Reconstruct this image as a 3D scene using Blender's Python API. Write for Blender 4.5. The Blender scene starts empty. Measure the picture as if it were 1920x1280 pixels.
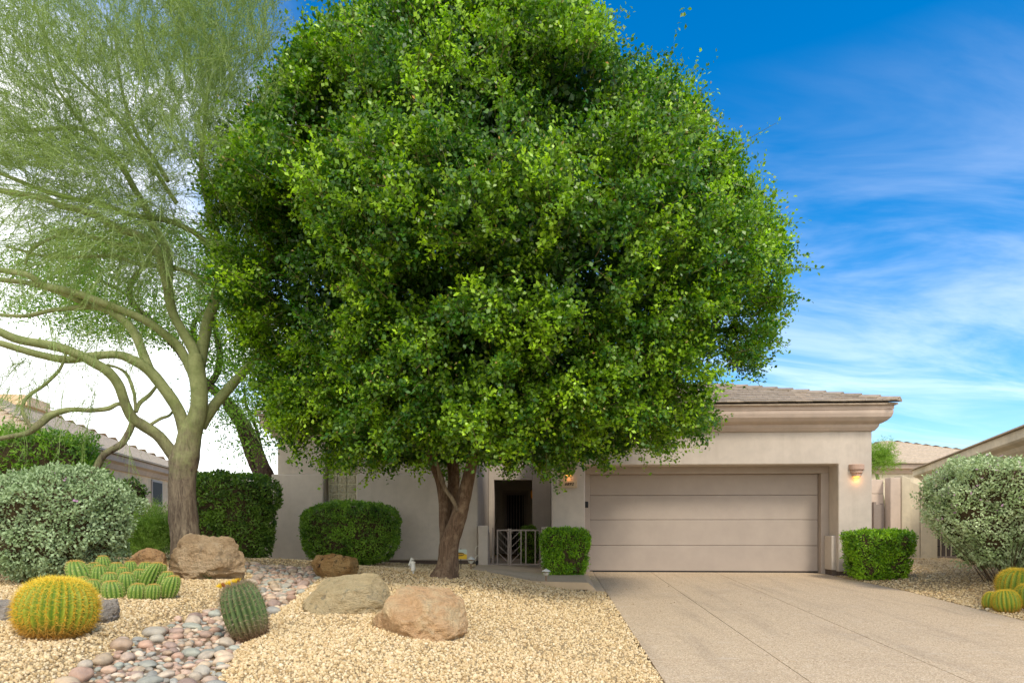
import bpy, bmesh, math, random
import numpy as np
from mathutils import Vector, Matrix, noise as mnoise

random.seed(7)
rng = np.random.default_rng(11)
SC = bpy.context.scene
COL = SC.collection
R = math.radians

# ------------------------------------------------------------------ camera, sky, sun, exposure
EYE = 0.98
FPX = 1225.0                       # focal length in pixels of the 1920 px wide photograph
cam_d = bpy.data.cameras.new('camera')
cam = bpy.data.objects.new('camera', cam_d)
COL.objects.link(cam)
cam.location = (0, 0, EYE)
cam.rotation_euler = (R(90), 0, 0)
cam_d.sensor_width = 36
cam_d.lens = 36 * FPX / 1920
cam_d.shift_y = 345 / 1920
cam_d.clip_start = 0.05
cam_d.clip_end = 3000
SC.camera = cam

TO_SUN = Vector((0.40, -0.70, 0.95)).normalized()
world = bpy.data.worlds.new('World')
SC.world = world
world.use_nodes = True
wn, wl = world.node_tree.nodes, world.node_tree.links
wn.clear()


def wnode(t, **kw):
    n = wn.new(t)
    for k, v in kw.items():
        setattr(n, k, v)
    return n


w_out = wnode('ShaderNodeOutputWorld')
w_bg = wnode('ShaderNodeBackground')
w_bg.inputs['Strength'].default_value = 0.145
sky = wnode('ShaderNodeTexSky', sky_type='NISHITA', sun_disc=False)
sky.sun_elevation = math.asin(TO_SUN.z)
sky.sun_rotation = math.atan2(TO_SUN.x, TO_SUN.y)
sky.air_density = 1.0
sky.dust_density = 0.4
sky.ozone_density = 2.2
w_hsv = wnode('ShaderNodeHueSaturation')
w_hsv.inputs['Hue'].default_value = 0.500
w_hsv.inputs['Saturation'].default_value = 1.50
w_hsv.inputs['Value'].default_value = 0.72
wl.new(sky.outputs[0], w_hsv.inputs['Color'])
# clouds: soft noise on the sky direction flattened to a layer, thicker towards the left, low down and behind the camera
tc = wnode('ShaderNodeTexCoord')
sep = wnode('ShaderNodeSeparateXYZ')
wl.new(tc.outputs['Generated'], sep.inputs[0])


def wmath(op, a, b=None, c=None, clamp=False):
    n = wnode('ShaderNodeMath', operation=op, use_clamp=clamp)
    for i, v in enumerate((a, b, c)):
        if v is None:
            continue
        if isinstance(v, (int, float)):
            n.inputs[i].default_value = v
        else:
            wl.new(v, n.inputs[i])
    return n.outputs[0]


zc = wmath('ADD', wmath('MAXIMUM', sep.outputs[2], 0.0), 0.35)
comb = wnode('ShaderNodeCombineXYZ')
wl.new(wmath('DIVIDE', sep.outputs[0], zc), comb.inputs[0])
wl.new(wmath('DIVIDE', sep.outputs[1], zc), comb.inputs[1])
cmap = wnode('ShaderNodeMapping')
cmap.inputs['Location'].default_value = (3.1, 1.7, 0)
cmap.inputs['Scale'].default_value = (.9, 2.0, 1)
wl.new(comb.outputs[0], cmap.inputs[0])
n1 = wnode('ShaderNodeTexNoise')
n1.inputs['Scale'].default_value = 1.6
n1.inputs['Detail'].default_value = 7
n1.inputs['Roughness'].default_value = 0.58
n1.inputs['Distortion'].default_value = 0.5
wl.new(cmap.outputs[0], n1.inputs['Vector'])
cov = wmath('ADD', wmath('MULTIPLY_ADD', n1.outputs['Fac'], .95, .28), wmath('MULTIPLY', sep.outputs[0], -0.56))
cov = wmath('ADD', cov, wmath('MULTIPLY', sep.outputs[1], -0.38))  # extra cloud added out of view behind the camera, as fill light
cov = wmath('ADD', cov, wmath('MULTIPLY', sep.outputs[2], -0.74))
mr = wnode('ShaderNodeMapRange', interpolation_type='SMOOTHSTEP')
wl.new(cov, mr.inputs['Value'])
mr.inputs['From Min'].default_value = 0.07
mr.inputs['From Max'].default_value = 0.62
mr.inputs['To Min'].default_value = 0.0
mr.inputs['To Max'].default_value = 0.82
# thin high haze, denser low down
n2 = wnode('ShaderNodeTexNoise')
n2.inputs['Scale'].default_value = 2.6
n2.inputs['Detail'].default_value = 6
n2.inputs['Roughness'].default_value = 0.6
n2.inputs['Distortion'].default_value = 0.8
cmap2 = wnode('ShaderNodeMapping')
cmap2.inputs['Location'].default_value = (7.3, 2.2, 0)
cmap2.inputs['Scale'].default_value = (.55, 1.7, 1)
cmap2.inputs['Rotation'].default_value = (0, 0, .35)
wl.new(comb.outputs[0], cmap2.inputs[0])
wl.new(cmap2.outputs[0], n2.inputs['Vector'])
hz_ = wnode('ShaderNodeMapRange', interpolation_type='SMOOTHSTEP')
wl.new(n2.outputs['Fac'], hz_.inputs['Value'])
hz_.inputs['From Min'].default_value = 0.36
hz_.inputs['From Max'].default_value = 0.72
haze = wmath('MULTIPLY', hz_.outputs[0], wmath('MULTIPLY', wmath('SUBTRACT', .56, sep.outputs[2], clamp=True), .80))
mask = wmath('MAXIMUM', mr.outputs[0], haze)
w_mix = wnode('ShaderNodeMix', data_type='RGBA')
wl.new(mask, w_mix.inputs[0])
wl.new(w_hsv.outputs[0], w_mix.inputs[6])
w_mix.inputs[7].default_value = (7.0, 6.75, 6.4, 1)
wl.new(w_mix.outputs[2], w_bg.inputs['Color'])
wl.new(w_bg.outputs[0], w_out.inputs[0])

sun_d = bpy.data.lights.new('sun', 'SUN')
sun_d.energy = 1.35
sun_d.angle = R(12)
sun_d.color = (1.0, 0.92, 0.79)
sun = bpy.data.objects.new('sun', sun_d)
COL.objects.link(sun)
sun.location = (-10, -10, 20)
sun.rotation_euler = TO_SUN.to_track_quat('Z', 'Y').to_euler()

SC.view_settings.view_transform = 'Standard'
SC.view_settings.look = 'None'
SC.view_settings.gamma = 1
SC.view_settings.exposure = 1.13
SC.view_settings.use_curve_mapping = False
SC.render.engine = 'CYCLES'
SC.cycles.use_denoising = True
SC.cycles.max_bounces = 6
SC.cycles.diffuse_bounces = 3
SC.cycles.transparent_max_bounces = 8


# ------------------------------------------------------------------ helpers: objects
def tag(o, label=None, cat=None, group=None, kind=None):
    if label: o['label'] = label
    if cat: o['category'] = cat
    if group: o['group'] = group
    if kind: o['kind'] = kind
    return o


def empty(name, loc=(0, 0, 0), rz=0, label=None, cat=None, group=None):
    o = bpy.data.objects.new(name, None)
    o.empty_display_size = 0.2
    COL.objects.link(o)
    o.location = loc
    o.rotation_euler = (0, 0, rz)
    return tag(o, label, cat, group)


def link_mesh(name, me, material=None, parent=None, smooth=False, loc=None):
    o = bpy.data.objects.new(name, me)
    COL.objects.link(o)
    if material is not None and not me.materials:
        me.materials.append(material)
    if parent is not None:
        o.parent = parent
    if loc is not None:
        o.location = loc
    if smooth:
        me.polygons.foreach_set('use_smooth', np.ones(len(me.polygons), bool))
    return o


def np_mesh(name, verts, faces, cols=None):
    """verts (N,3); faces (M,k) all of one size; cols (N,3) -> point colours 'Col'."""
    verts = np.ascontiguousarray(verts, np.float32)
    faces = np.ascontiguousarray(faces, np.int32)
    me = bpy.data.meshes.new(name)
    m, k = faces.shape
    me.vertices.add(len(verts))
    me.vertices.foreach_set('co', verts.ravel())
    me.loops.add(m * k)
    me.loops.foreach_set('vertex_index', faces.ravel())
    me.polygons.add(m)
    me.polygons.foreach_set('loop_start', np.arange(0, m * k, k, dtype=np.int32))
    me.update(calc_edges=True)
    if cols is not None:
        a = me.color_attributes.new('Col', 'FLOAT_COLOR', 'POINT')
        c4 = np.ones((len(verts), 4), np.float32)
        c4[:, :3] = cols
        a.data.foreach_set('color', c4.ravel())
    return me


class MB:
    """collects boxes, prisms and tubes for ONE mesh"""
    def __init__(self):
        self.v, self.f = [], []

    def add(self, vs, fs):
        b = len(self.v)
        self.v += [tuple(p) for p in vs]
        self.f += [tuple(b + i for i in f) for f in fs]
        return self

    def box(self, x0, x1, y0, y1, z0, z1):
        return self.add([(x0, y0, z0), (x1, y0, z0), (x1, y1, z0), (x0, y1, z0), (x0, y0, z1), (x1, y0, z1), (x1, y1, z1), (x0, y1, z1)],
                        [(0, 3, 2, 1), (4, 5, 6, 7), (0, 1, 5, 4), (1, 2, 6, 5), (2, 3, 7, 6), (3, 0, 4, 7)])

    def prism(self, pts, y0, y1):
        """outline of (x, z) points, counter-clockwise seen from -y, pushed from y0 to y1"""
        n = len(pts)
        vs = [(x, y0, z) for x, z in pts] + [(x, y1, z) for x, z in pts]
        fs = [tuple(range(n)), tuple(range(2 * n - 1, n - 1, -1))]
        fs += [(i, i + n, (i + 1) % n + n, (i + 1) % n) for i in range(n)]
        return self.add(vs, fs)

    def bar(self, p, q, w, d, up=(0, 0, 1)):
        """square bar from p to q, w wide across, d deep"""
        p, q = Vector(p), Vector(q)
        t = (q - p).normalized()
        s = t.cross(Vector(up))
        if s.length < 1e-4: s = t.cross(Vector((0, 1, 0)))
        s.normalize()
        n = s.cross(t)
        vs = [e + s * (a * w / 2) + n * (b * d / 2) for e in (p, q) for a, b in ((-1, -1), (1, -1), (1, 1), (-1, 1))]
        return self.add(vs, [(0, 1, 2, 3), (7, 6, 5, 4), (0, 4, 5, 1), (1, 5, 6, 2), (2, 6, 7, 3), (3, 7, 4, 0)])

    def tube(self, pts, rad, n=8, bump=0.0, cap=True, seed=0.0):
        pts = [Vector(p) for p in pts]
        if isinstance(rad, (int, float)): rad = [rad] * len(pts)
        b = len(self.v)
        s = None
        for i, p in enumerate(pts):
            t = (pts[min(i + 1, len(pts) - 1)] - pts[max(i - 1, 0)]).normalized()
            if s is None:
                s = t.cross(Vector((0.31, 0.9, 0.12))).normalized()
            else:
                s = (s - t * s.dot(t)).normalized()
            u = t.cross(s)
            for k in range(n):
                a = 2 * math.pi * k / n
                d = s * math.cos(a) + u * math.sin(a)
                r = rad[i]
                if bump:
                    q = (p + d * r)
                    r *= 1 + bump * (mnoise.noise(Vector((q.x * 9 + seed, q.y * 9, q.z * 2.5))) + .6 * mnoise.noise(Vector((q.x * 24, q.y * 24 + seed, q.z * 7))))
                self.v.append(tuple(p + d * r))
        m = len(pts)
        for i in range(m - 1):
            for k in range(n):
                k2 = (k + 1) % n
                self.f.append((b + i * n + k, b + i * n + k2, b + (i + 1) * n + k2, b + (i + 1) * n + k))
        if cap:
            self.f.append(tuple(b + k for k in range(n - 1, -1, -1)))
            self.f.append(tuple(b + (m - 1) * n + k for k in range(n)))
        return self

    def lathe(self, prof, n=16, at=(0, 0, 0)):
        """prof: (r, z) list, bottom to top"""
        b = len(self.v)
        for r, z in prof:
            for k in range(n):
                a = 2 * math.pi * k / n
                self.v.append((at[0] + r * math.cos(a), at[1] + r * math.sin(a), at[2] + z))
        for i in range(len(prof) - 1):
            for k in range(n):
                k2 = (k + 1) % n
                self.f.append((b + i * n + k, b + i * n + k2, b + (i + 1) * n + k2, b + (i + 1) * n + k))
        self.f.append(tuple(b + k for k in range(n - 1, -1, -1)))
        self.f.append(tuple(b + (len(prof) - 1) * n + k for k in range(n)))
        return self

    def mesh(self, name):
        me = bpy.data.meshes.new(name)
        me.from_pydata(self.v, [], self.f)
        me.update()
        return me

    def build(self, name, material, parent=None, bevel=0, smooth=False, seg=2, loc=None):
        o = link_mesh(name, self.mesh(name), material, parent, smooth, loc)
        if bevel:
            m = o.modifiers.new('bevel', 'BEVEL')
            m.width = bevel; m.segments = seg; m.limit_method = 'ANGLE'; m.angle_limit = R(40)
            if seg > 1:
                m.harden_normals = False
        return o


def catmull(pts, sub):
    """smooth a list of tuples (any length)"""
    P = [np.array(p, float) for p in pts]
    out = []
    for i in range(len(P) - 1):
        p0, p1, p2, p3 = P[max(i - 1, 0)], P[i], P[i + 1], P[min(i + 2, len(P) - 1)]
        for k in range(sub):
            t = k / sub
            out.append(.5 * ((2 * p1) + (p2 - p0) * t + (2 * p0 - 5 * p1 + 4 * p2 - p3) * t * t + (3 * p1 - p0 - 3 * p2 + p3) * t ** 3))
    out.append(P[-1])
    return out


def vnoise(p, seed=0):
    """value noise for (N,3) arrays, -1..1"""
    p = np.asarray(p, float)
    i = np.floor(p).astype(np.int64)
    f = p - i
    f = f * f * (3 - 2 * f)

    def h(ix, iy, iz):
        n = (ix * 374761393 + iy * 668265263 + iz * 2147483647 + seed * 974711) & 0x7fffffff
        n = ((n ^ (n >> 13)) * 1274126177) & 0x7fffffff
        n = (n ^ (n >> 16)) & 0xffff
        return n / 32767.5 - 1
    r = 0
    for dx in (0, 1):
        for dy in (0, 1):
            for dz in (0, 1):
                w = (f[:, 0] if dx else 1 - f[:, 0]) * (f[:, 1] if dy else 1 - f[:, 1]) * (f[:, 2] if dz else 1 - f[:, 2])
                r = r + w * h(i[:, 0] + dx, i[:, 1] + dy, i[:, 2] + dz)
    return r


def fbm(p, oct=4, seed=0):
    r, a = 0, 1
    for o in range(oct):
        r = r + a * vnoise(np.asarray(p) * 2 ** o + 13.7 * o, seed + o)
        a *= .5
    return r


def unit(v):
    return v / np.maximum(np.linalg.norm(v, axis=-1, keepdims=True), 1e-9)


def sph(n):
    return unit(rng.normal(size=(n, 3)))


# ------------------------------------------------------------------ helpers: materials
class NT:
    def __init__(self, name):
        self.m = bpy.data.materials.new(name)
        self.m.use_nodes = True
        self.n, self.l = self.m.node_tree.nodes, self.m.node_tree.links
        self.b = self.n['Principled BSDF']
        self.out = self.n['Material Output']
        self._tc = None

    def coord(self, kind='Object'):
        if self._tc is None: self._tc = self.n.new('ShaderNodeTexCoord')
        return self._tc.outputs[kind]

    def pos(self):
        return self.n.new('ShaderNodeNewGeometry').outputs['Position']

    def put(self, sock, v):
        if isinstance(v, (int, float)): sock.default_value = v
        elif isinstance(v, (tuple, list)): sock.default_value = tuple(v) + ((1,) if len(v) == 3 and len(sock.default_value) == 4 else ())
        else: self.l.new(v, sock)

    def noise(self, vec, scale, detail=3, rough=.5, dist=0):
        n = self.n.new('ShaderNodeTexNoise')
        n.inputs['Scale'].default_value = scale; n.inputs['Detail'].default_value = detail
        n.inputs['Roughness'].default_value = rough; n.inputs['Distortion'].default_value = dist
        self.l.new(vec, n.inputs['Vector'])
        return n.outputs['Fac']

    def voro(self, vec, scale, feature='F1', out='Distance', rnd=1):
        n = self.n.new('ShaderNodeTexVoronoi')
        n.feature = feature
        n.inputs['Scale'].default_value = scale; n.inputs['Randomness'].default_value = rnd
        self.l.new(vec, n.inputs['Vector'])
        return n.outputs[out]

    def mapping(self, vec, scale=(1, 1, 1), rot=(0, 0, 0)):
        n = self.n.new('ShaderNodeMapping')
        n.inputs['Scale'].default_value = scale; n.inputs['Rotation'].default_value = rot
        self.l.new(vec, n.inputs['Vector'])
        return n.outputs[0]

    def ramp(self, fac, stops, interp='LINEAR'):
        n = self.n.new('ShaderNodeValToRGB')
        cr = n.color_ramp
        cr.interpolation = interp
        while len(cr.elements) < len(stops): cr.elements.new(.5)
        for e, (p, c) in zip(cr.elements, stops):
            e.position = p; e.color = (*c, 1) if len(c) == 3 else c
        self.l.new(fac, n.inputs[0])
        return n.outputs[0]

    def mix(self, fac, a, b, mode='MIX'):
        n = self.n.new('ShaderNodeMix')
        n.data_type = 'RGBA'; n.blend_type = mode
        self.put(n.inputs[0], fac); self.put(n.inputs[6], a); self.put(n.inputs[7], b)
        return n.outputs[2]

    def math(self, op, a, b=0.0):
        n = self.n.new('ShaderNodeMath')
        n.operation = op
        self.put(n.inputs[0], a); self.put(n.inputs[1], b)
        return n.outputs[0]

    def bump(self, h, strength=.3, dist=.01, normal=None):
        n = self.n.new('ShaderNodeBump')
        n.inputs['Strength'].default_value = strength; n.inputs['Distance'].default_value = dist
        self.l.new(h, n.inputs['Height'])
        if normal is not None: self.l.new(normal, n.inputs['Normal'])
        self.l.new(n.outputs[0], self.b.inputs['Normal'])
        return n.outputs[0]

    def set(self, color=None, rough=None, spec=None, metal=None):
        if color is not None: self.put(self.b.inputs['Base Color'], color)
        if rough is not None: self.put(self.b.inputs['Roughness'], rough)
        if spec is not None: self.b.inputs['Specular IOR Level'].default_value = spec
        if metal is not None: self.b.inputs['Metallic'].default_value = metal
        return self


def stucco(name, c, dark=.80, light=1.08, stain=True):
    t = NT(name)
    v = t.pos()
    a = t.noise(v, 1.3, 5, .6)
    b = t.noise(v, 7, 4, .6)
    col = t.mix(t.ramp(a, [(.3, (0, 0, 0)), (.7, (1, 1, 1))]), [x * dark for x in c], [x * light for x in c])
    col = t.mix(t.ramp(b, [(.42, (0, 0, 0)), (.75, (.45, .45, .45))]), col, [x * dark * .9 for x in c])
    if stain:   # rain streaks and splash dirt
        s = t.noise(t.mapping(v, (3.2, 3.2, .18)), 2.2, 4, .6)
        col = t.mix(t.ramp(s, [(.52, (0, 0, 0)), (.8, (.3, .3, .3))]), col, [c[0] * .62, c[1] * .6, c[2] * .56])
    t.set(col, .9, .2)
    t.bump(t.noise(v, 60, 4, .65), .35, .006)
    return t.m


def plain(name, c, rough=.6, spec=.4, metal=0, var=.12, scale=20):
    t = NT(name)
    n = t.noise(t.pos(), scale, 3, .6)
    t.set(t.mix(t.ramp(n, [(.3, (0, 0, 0)), (.7, (1, 1, 1))]), [x * (1 - var) for x in c], [x * (1 + var) for x in c]), rough, spec, metal)
    return t.m


def leaf_mat(name, trans=.3, rough=.45, spec=.4, tint=(1.3, 1.5, .5)):
    t = NT(name)
    a = t.n.new('ShaderNodeAttribute')
    a.attribute_name = 'Col'
    t.set(a.outputs['Color'], rough, spec)
    tr = t.n.new('ShaderNodeBsdfTranslucent')
    t.l.new(t.mix(1, a.outputs['Color'], tint, 'MULTIPLY'), tr.inputs['Color'])
    ms = t.n.new('ShaderNodeMixShader')
    ms.inputs[0].default_value = trans
    t.l.new(t.b.outputs[0], ms.inputs[1]); t.l.new(tr.outputs[0], ms.inputs[2])
    t.l.new(ms.outputs[0], t.out.inputs['Surface'])
    return t.m


def bark_mat(name, c0, c1, c2, sc=8, ridge=.8, blend=None):
    t = NT(name)
    p = t.pos()
    v = t.mapping(p, (1, 1, .16))
    a = t.noise(v, sc * 3.6, 7, .7, .9)
    b = t.noise(p, sc * .8, 5, .65)
    col = t.mix(t.ramp(a, [(.36, (0, 0, 0)), (.64, (1, 1, 1))]), c0, c1)
    col = t.mix(t.ramp(b, [(.52, (0, 0, 0)), (.66, (.7, .7, .7))]), col, c2)
    if blend:       # young green skin above, old grey bark below
        g0, g1, z0, z1 = blend
        sp = t.n.new('ShaderNodeSeparateXYZ'); t.l.new(p, sp.inputs[0])
        h = t.math('ADD', sp.outputs[2], t.math('MULTIPLY', t.math('SUBTRACT', t.noise(p, 4.5, 6, .7), .5), 2.6))
        mrg = t.n.new('ShaderNodeMapRange'); t.l.new(h, mrg.inputs[0])
        mrg.inputs[1].default_value = z0; mrg.inputs[2].default_value = z1
        gn = t.mix(t.ramp(b, [(.35, (0, 0, 0)), (.62, (1, 1, 1))]), g0, g1)
        fl = t.noise(p, 26, 4, .7)
        gn = t.mix(t.ramp(fl, [(.60, (0, 0, 0)), (.72, (.65, .65, .65))]), gn, (.16, .12, .07))
        col = t.mix(mrg.outputs[0], col, gn)
    t.set(col, .9, .2)
    t.bump(a, ridge, .025)
    return t.m


def obj_color_mat(name, rough=.7, spec=.3, scale=14, bump=.4, speck=.35):
    t = NT(name)
    oi = t.n.new('ShaderNodeObjectInfo')
    v = t.coord('Object')
    c = oi.outputs['Color']
    n = t.noise(v, scale * .12, 4, .6)
    s = t.noise(v, scale, 3, .7)
    col = t.mix(t.ramp(n, [(.35, (0, 0, 0)), (.7, (1, 1, 1))]), t.mix(1, c, (.72, .72, .74), 'MULTIPLY'), t.mix(1, c, (1.15, 1.12, 1.08), 'MULTIPLY'))
    col = t.mix(t.ramp(s, [(.5, (0, 0, 0)), (.75, (speck, speck, speck))]), col, (.5, .47, .43))
    t.set(col, rough, spec)
    t.bump(s, bump, .01)
    return t.m


M = {}
M['wall'] = stucco('stucco_taupe', (.585, .51, .425), .88)
M['trim'] = stucco('stucco_trim', (.57, .455, .365), stain=False)
M['wall_cream'] = stucco('stucco_cream', (.72, .62, .44))
M['wall_peach'] = stucco('stucco_peach', (.78, .57, .35))
M['wall_pink'] = stucco('stucco_pink', (.72, .575, .455))
M['foundation'] = plain('foundation_concrete', (.13, .10, .08), .95, .1)
M['dark'] = plain('dark_void', (.012, .010, .009), .6, .3)
M['door_paint'] = plain('garage_door_paint', (.40, .335, .280), .55, .3, var=.05, scale=3)
M['jamb_paint'] = plain('jamb_paint', (.42, .35, .29), .6, .3, var=.05, scale=4)
M['gate_metal'] = plain('painted_gate_metal', (.30, .245, .205), .5, .4, var=.08)
M['rubber'] = plain('black_rubber', (.02, .02, .022), .6, .3)
M['white_paint'] = plain('weathered_white_paint', (.72, .70, .60), .6, .3)
M['steel'] = plain('pale_metal', (.62, .62, .58), .4, .5, .3)
M['copper'] = plain('aged_copper', (.30, .20, .12), .5, .4, .5)


# ------------------------------------------------------------------ the site: frames and ground height
YAW = R(3)                         # the house front is turned 3 degrees
CA, SA = math.cos(YAW), math.sin(YAW)
HO = (0.0, 13.4)                   # house origin on its front wall line


def uv(x, y):
    return x * CA - (y - HO[1]) * SA, x * SA + (y - HO[1]) * CA


def xy(u, v):
    return u * CA + v * SA, HO[1] - u * SA + v * CA


def sstep(t):
    t = np.clip(t, 0, 1)
    return t * t * (3 - 2 * t)


def drive_z(v):
    return -.0395 * np.maximum(.65 - v, 0) + .0 * v


U_LEFT = 1.70                      # left edge of the driveway


def drive_right(v):
    return np.interp(v, [-30, -12, -8, -5, -2, .3], [9.5, 7.1, 6.80, 6.72, 6.70, 6.42])


CREEK = []                         # (x, y, half width)


def creek_d(x, y):
    """signed distance to the creek edge (negative inside)"""
    if not CREEK: return np.full(np.shape(x), 9.0)
    best = np.full(np.shape(x), 9.0)
    for (ax, ay, aw), (bx, by, bw) in zip(CREEK[:-1], CREEK[1:]):
        dx, dy = bx - ax, by - ay
        t = np.clip(((x - ax) * dx + (y - ay) * dy) / (dx * dx + dy * dy), 0, 1)
        d = np.hypot(x - ax - t * dx, y - ay - t * dy) - (aw + (bw - aw) * t)
        best = np.minimum(best, d)
    return best


def ground(x, y):
    x, y = np.asarray(x, float), np.asarray(y, float)
    u, v = uv(x, y)
    far = 1 - sstep((np.hypot(x, y - 8) - 20) / 20)
    d = U_LEFT - u
    m = .36 * sstep(d / 2.7) + .20 * sstep((d - 3) / 3)
    m = m * (1 - .55 * sstep((v + 3) / 3))
    e = u - drive_right(v)
    m = m + .30 * sstep(e / 2.5) * (1 - .6 * sstep((v + 3) / 4))
    w = .018 * vnoise(np.stack([x * 1.1, y * 1.1, x * 0], -1).reshape(-1, 3), 3).reshape(np.shape(x)) * sstep(np.maximum(d, e) / 1.0)
    z = drive_z(np.maximum(v, -16)) + (m + w) * far
    z = z - .09 * (1 - sstep((creek_d(x, y) + .05) / .3))
    inside = (d < 0) & (e < 0) & (v < .7)
    return np.where(inside, z - .12, z)


def gz(x, y):
    return float(ground(np.array([x]), np.array([y]))[0])


def P(px, py, Y):
    """a point of the photograph at a distance Y in front of the camera"""
    return Vector(((px - 960) / FPX * Y, Y, EYE + (985 - py) / FPX * Y))


def G(px, py, dz=0.0):
    """where the photograph's point lies on the ground"""
    ys = np.linspace(2.5, 22, 2000)
    xs = (px - 960) / FPX * ys
    zs = EYE + (985 - py) / FPX * ys
    below = zs < ground(xs, ys) + dz
    i = int(np.argmax(below)) if below.any() else len(ys) - 1
    return Vector((xs[i], ys[i], float(ground(xs[i:i + 1], ys[i:i + 1])[0])))


_cr = [(235, 1330, 190), (262, 1268, 150), (318, 1212, 120), (385, 1170, 88), (455, 1133, 62), (508, 1102, 52), (532, 1082, 56), (535, 1066, 72), (520, 1056, 80)]
_tmp = []
for px, py, hw in _cr:
    g = G(px, py)
    _tmp.append((g.x, g.y, hw / FPX * g.y * .82))
CREEK = [tuple(c) for c in catmull(_tmp, 3)]


def walk_front(u):
    return np.interp(u, [-1.1, -.75, 0, .9, 1.7], [-.6, -1.35, -2.05, -2.35, -2.45])


# ------------------------------------------------------------------ ground, driveway, walk, gravel, creek
def aggregate_mat():
    t = NT('exposed_aggregate')
    v = t.pos()
    cell = t.voro(v, 95, 'F1', 'Color')
    sepc = t.n.new('ShaderNodeSeparateColor')
    t.l.new(cell, sepc.inputs[0])
    peb = t.ramp(sepc.outputs[0], [(0, (.32, .22, .125)), (.3, (.56, .42, .265)), (.6, (.69, .545, .365)), (.82, (.43, .30, .19)), (1, (.80, .67, .48))])
    dist = t.voro(v, 95)
    col = t.mix(t.ramp(dist, [(.42, (0, 0, 0)), (.75, (.75, .75, .75))]), peb, (.44, .34, .225))
    big = t.noise(v, .9, 6, .62)
    col = t.mix(t.ramp(big, [(.30, (.24, .24, .24)), (.48, (0, 0, 0))]), col, (.30, .225, .155))
    st = t.noise(t.mapping(v, (1.0, 2.4, 1)), 2.6, 6, .7)
    col = t.mix(t.ramp(st, [(.55, (0, 0, 0)), (.78, (.4, .4, .4))]), col, (.62, .54, .43))
    dr_ = t.noise(t.mapping(v, (3.2, .35, 1)), 1.1, 5, .65)
    col = t.mix(t.ramp(dr_, [(.52, (0, 0, 0)), (.74, (.38, .38, .38))]), col, (.26, .20, .145))
    sp_ = t.noise(v, 5.5, 3, .5)
    col = t.mix(t.ramp(sp_, [(.70, (0, 0, 0)), (.76, (.4, .4, .4))]), col, (.15, .115, .085))
    t.set(col, .85, .25)
    t.bump(dist, .5, .006)
    return t.m


def gravel_ground_mat():
    t = NT('gravel_bed')
    v = t.pos()
    cell = t.voro(v, 48, 'F1', 'Color')
    sepc = t.n.new('ShaderNodeSeparateColor')
    t.l.new(cell, sepc.inputs[0])
    col = t.ramp(sepc.outputs[0], [(0, (.32, .22, .11)), (.4, (.47, .345, .185)), (.75, (.58, .45, .26)), (1, (.40, .28, .14))])
    dist = t.voro(v, 48)
    col = t.mix(t.ramp(dist, [(.45, (0, 0, 0)), (.8, (.85, .85, .85))]), col, (.17, .115, .055))
    t.set(col, .95, .15)
    t.bump(t.math('MULTIPLY', dist, -1.0), .8, .02)
    return t.m


def grav_stone_mat():
    t = NT('crushed_gravel')
    oi = t.n.new('ShaderNodeObjectInfo')
    c = t.ramp(oi.outputs['Random'], [(0, (.36, .24, .11)), (.18, (.55, .40, .20)), (.45, (.66, .50, .27)), (.7, (.73, .59, .36)), (.88, (.57, .40, .205)), (1, (.78, .67, .46))])
    t.set(c, .9, .2)
    return t.m


M['aggregate'] = aggregate_mat()
M['gravel_bed'] = gravel_ground_mat()
M['gravel_stone'] = grav_stone_mat()
M['walk'] = stucco('walk_concrete', (.62, .47, .30), stain=False)
M['joint'] = plain('joint_filler', (.10, .075, .055), .95, .1)

# one ground sheet out to the horizon, fine near the house
near_x = np.arange(-9, 13.01, .1)
near_y = np.arange(.5, 18.01, .1)
out = np.array([1.5, 4, 9, 18, 36, 80, 200, 600, 1500])
gx = np.concatenate([-9 - out[::-1], near_x, 13 + out])
gy = np.concatenate([.5 - out[::-1], near_y, 18 + out])
X, Y = np.meshgrid(gx, gy)
Z = ground(X, Y)
nx_, ny_ = len(gx), len(gy)
idx = np.arange(nx_ * ny_).reshape(ny_, nx_)
faces = np.stack([idx[:-1, :-1], idx[:-1, 1:], idx[1:, 1:], idx[1:, :-1]], -1).reshape(-1, 4)
gr = link_mesh('ground', np_mesh('ground', np.stack([X, Y, Z], -1).reshape(-1, 3), faces), M['gravel_bed'], smooth=True)
tag(gr, 'tan crushed gravel ground of the front yard', kind='structure')


def slab_mesh(name, u0f, u1f, vs, top, thick=.10, nu=4):
    """a slab between two edge curves u0f(v), u1f(v) along vs, in world coordinates"""
    vt, fc = [], []
    nv = len(vs)
    for layer in (0, 1):
        for v in vs:
            a, b = u0f(v), u1f(v)
            for k in range(nu + 1):
                u = a + (b - a) * k / nu
                x, y = xy(u, v)
                vt.append((x, y, top(u, v) - layer * thick))
    W = nu + 1
    off = nv * W
    for i in range(nv - 1):
        for k in range(nu):
            q = (i * W + k, i * W + k + 1, (i + 1) * W + k + 1, (i + 1) * W + k)
            fc.append(q)
            fc.append(tuple(off + j for j in reversed(q)))
    for i in range(nv - 1):
        for k, fl in ((0, False), (nu, True)):
            a, b = i * W + k, (i + 1) * W + k
            q = (a, b, off + b, off + a)
            fc.append(q if not fl else tuple(reversed(q)))
    for i, fl in ((0, True), (nv - 1, False)):
        for k in range(nu):
            a, b = i * W + k, i * W + k + 1
            q = (a, b, off + b, off + a)
            fc.append(q if not fl else tuple(reversed(q)))
    me = bpy.data.meshes.new(name)
    me.from_pydata(vt, [], fc)
    me.update()
    return me


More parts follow.
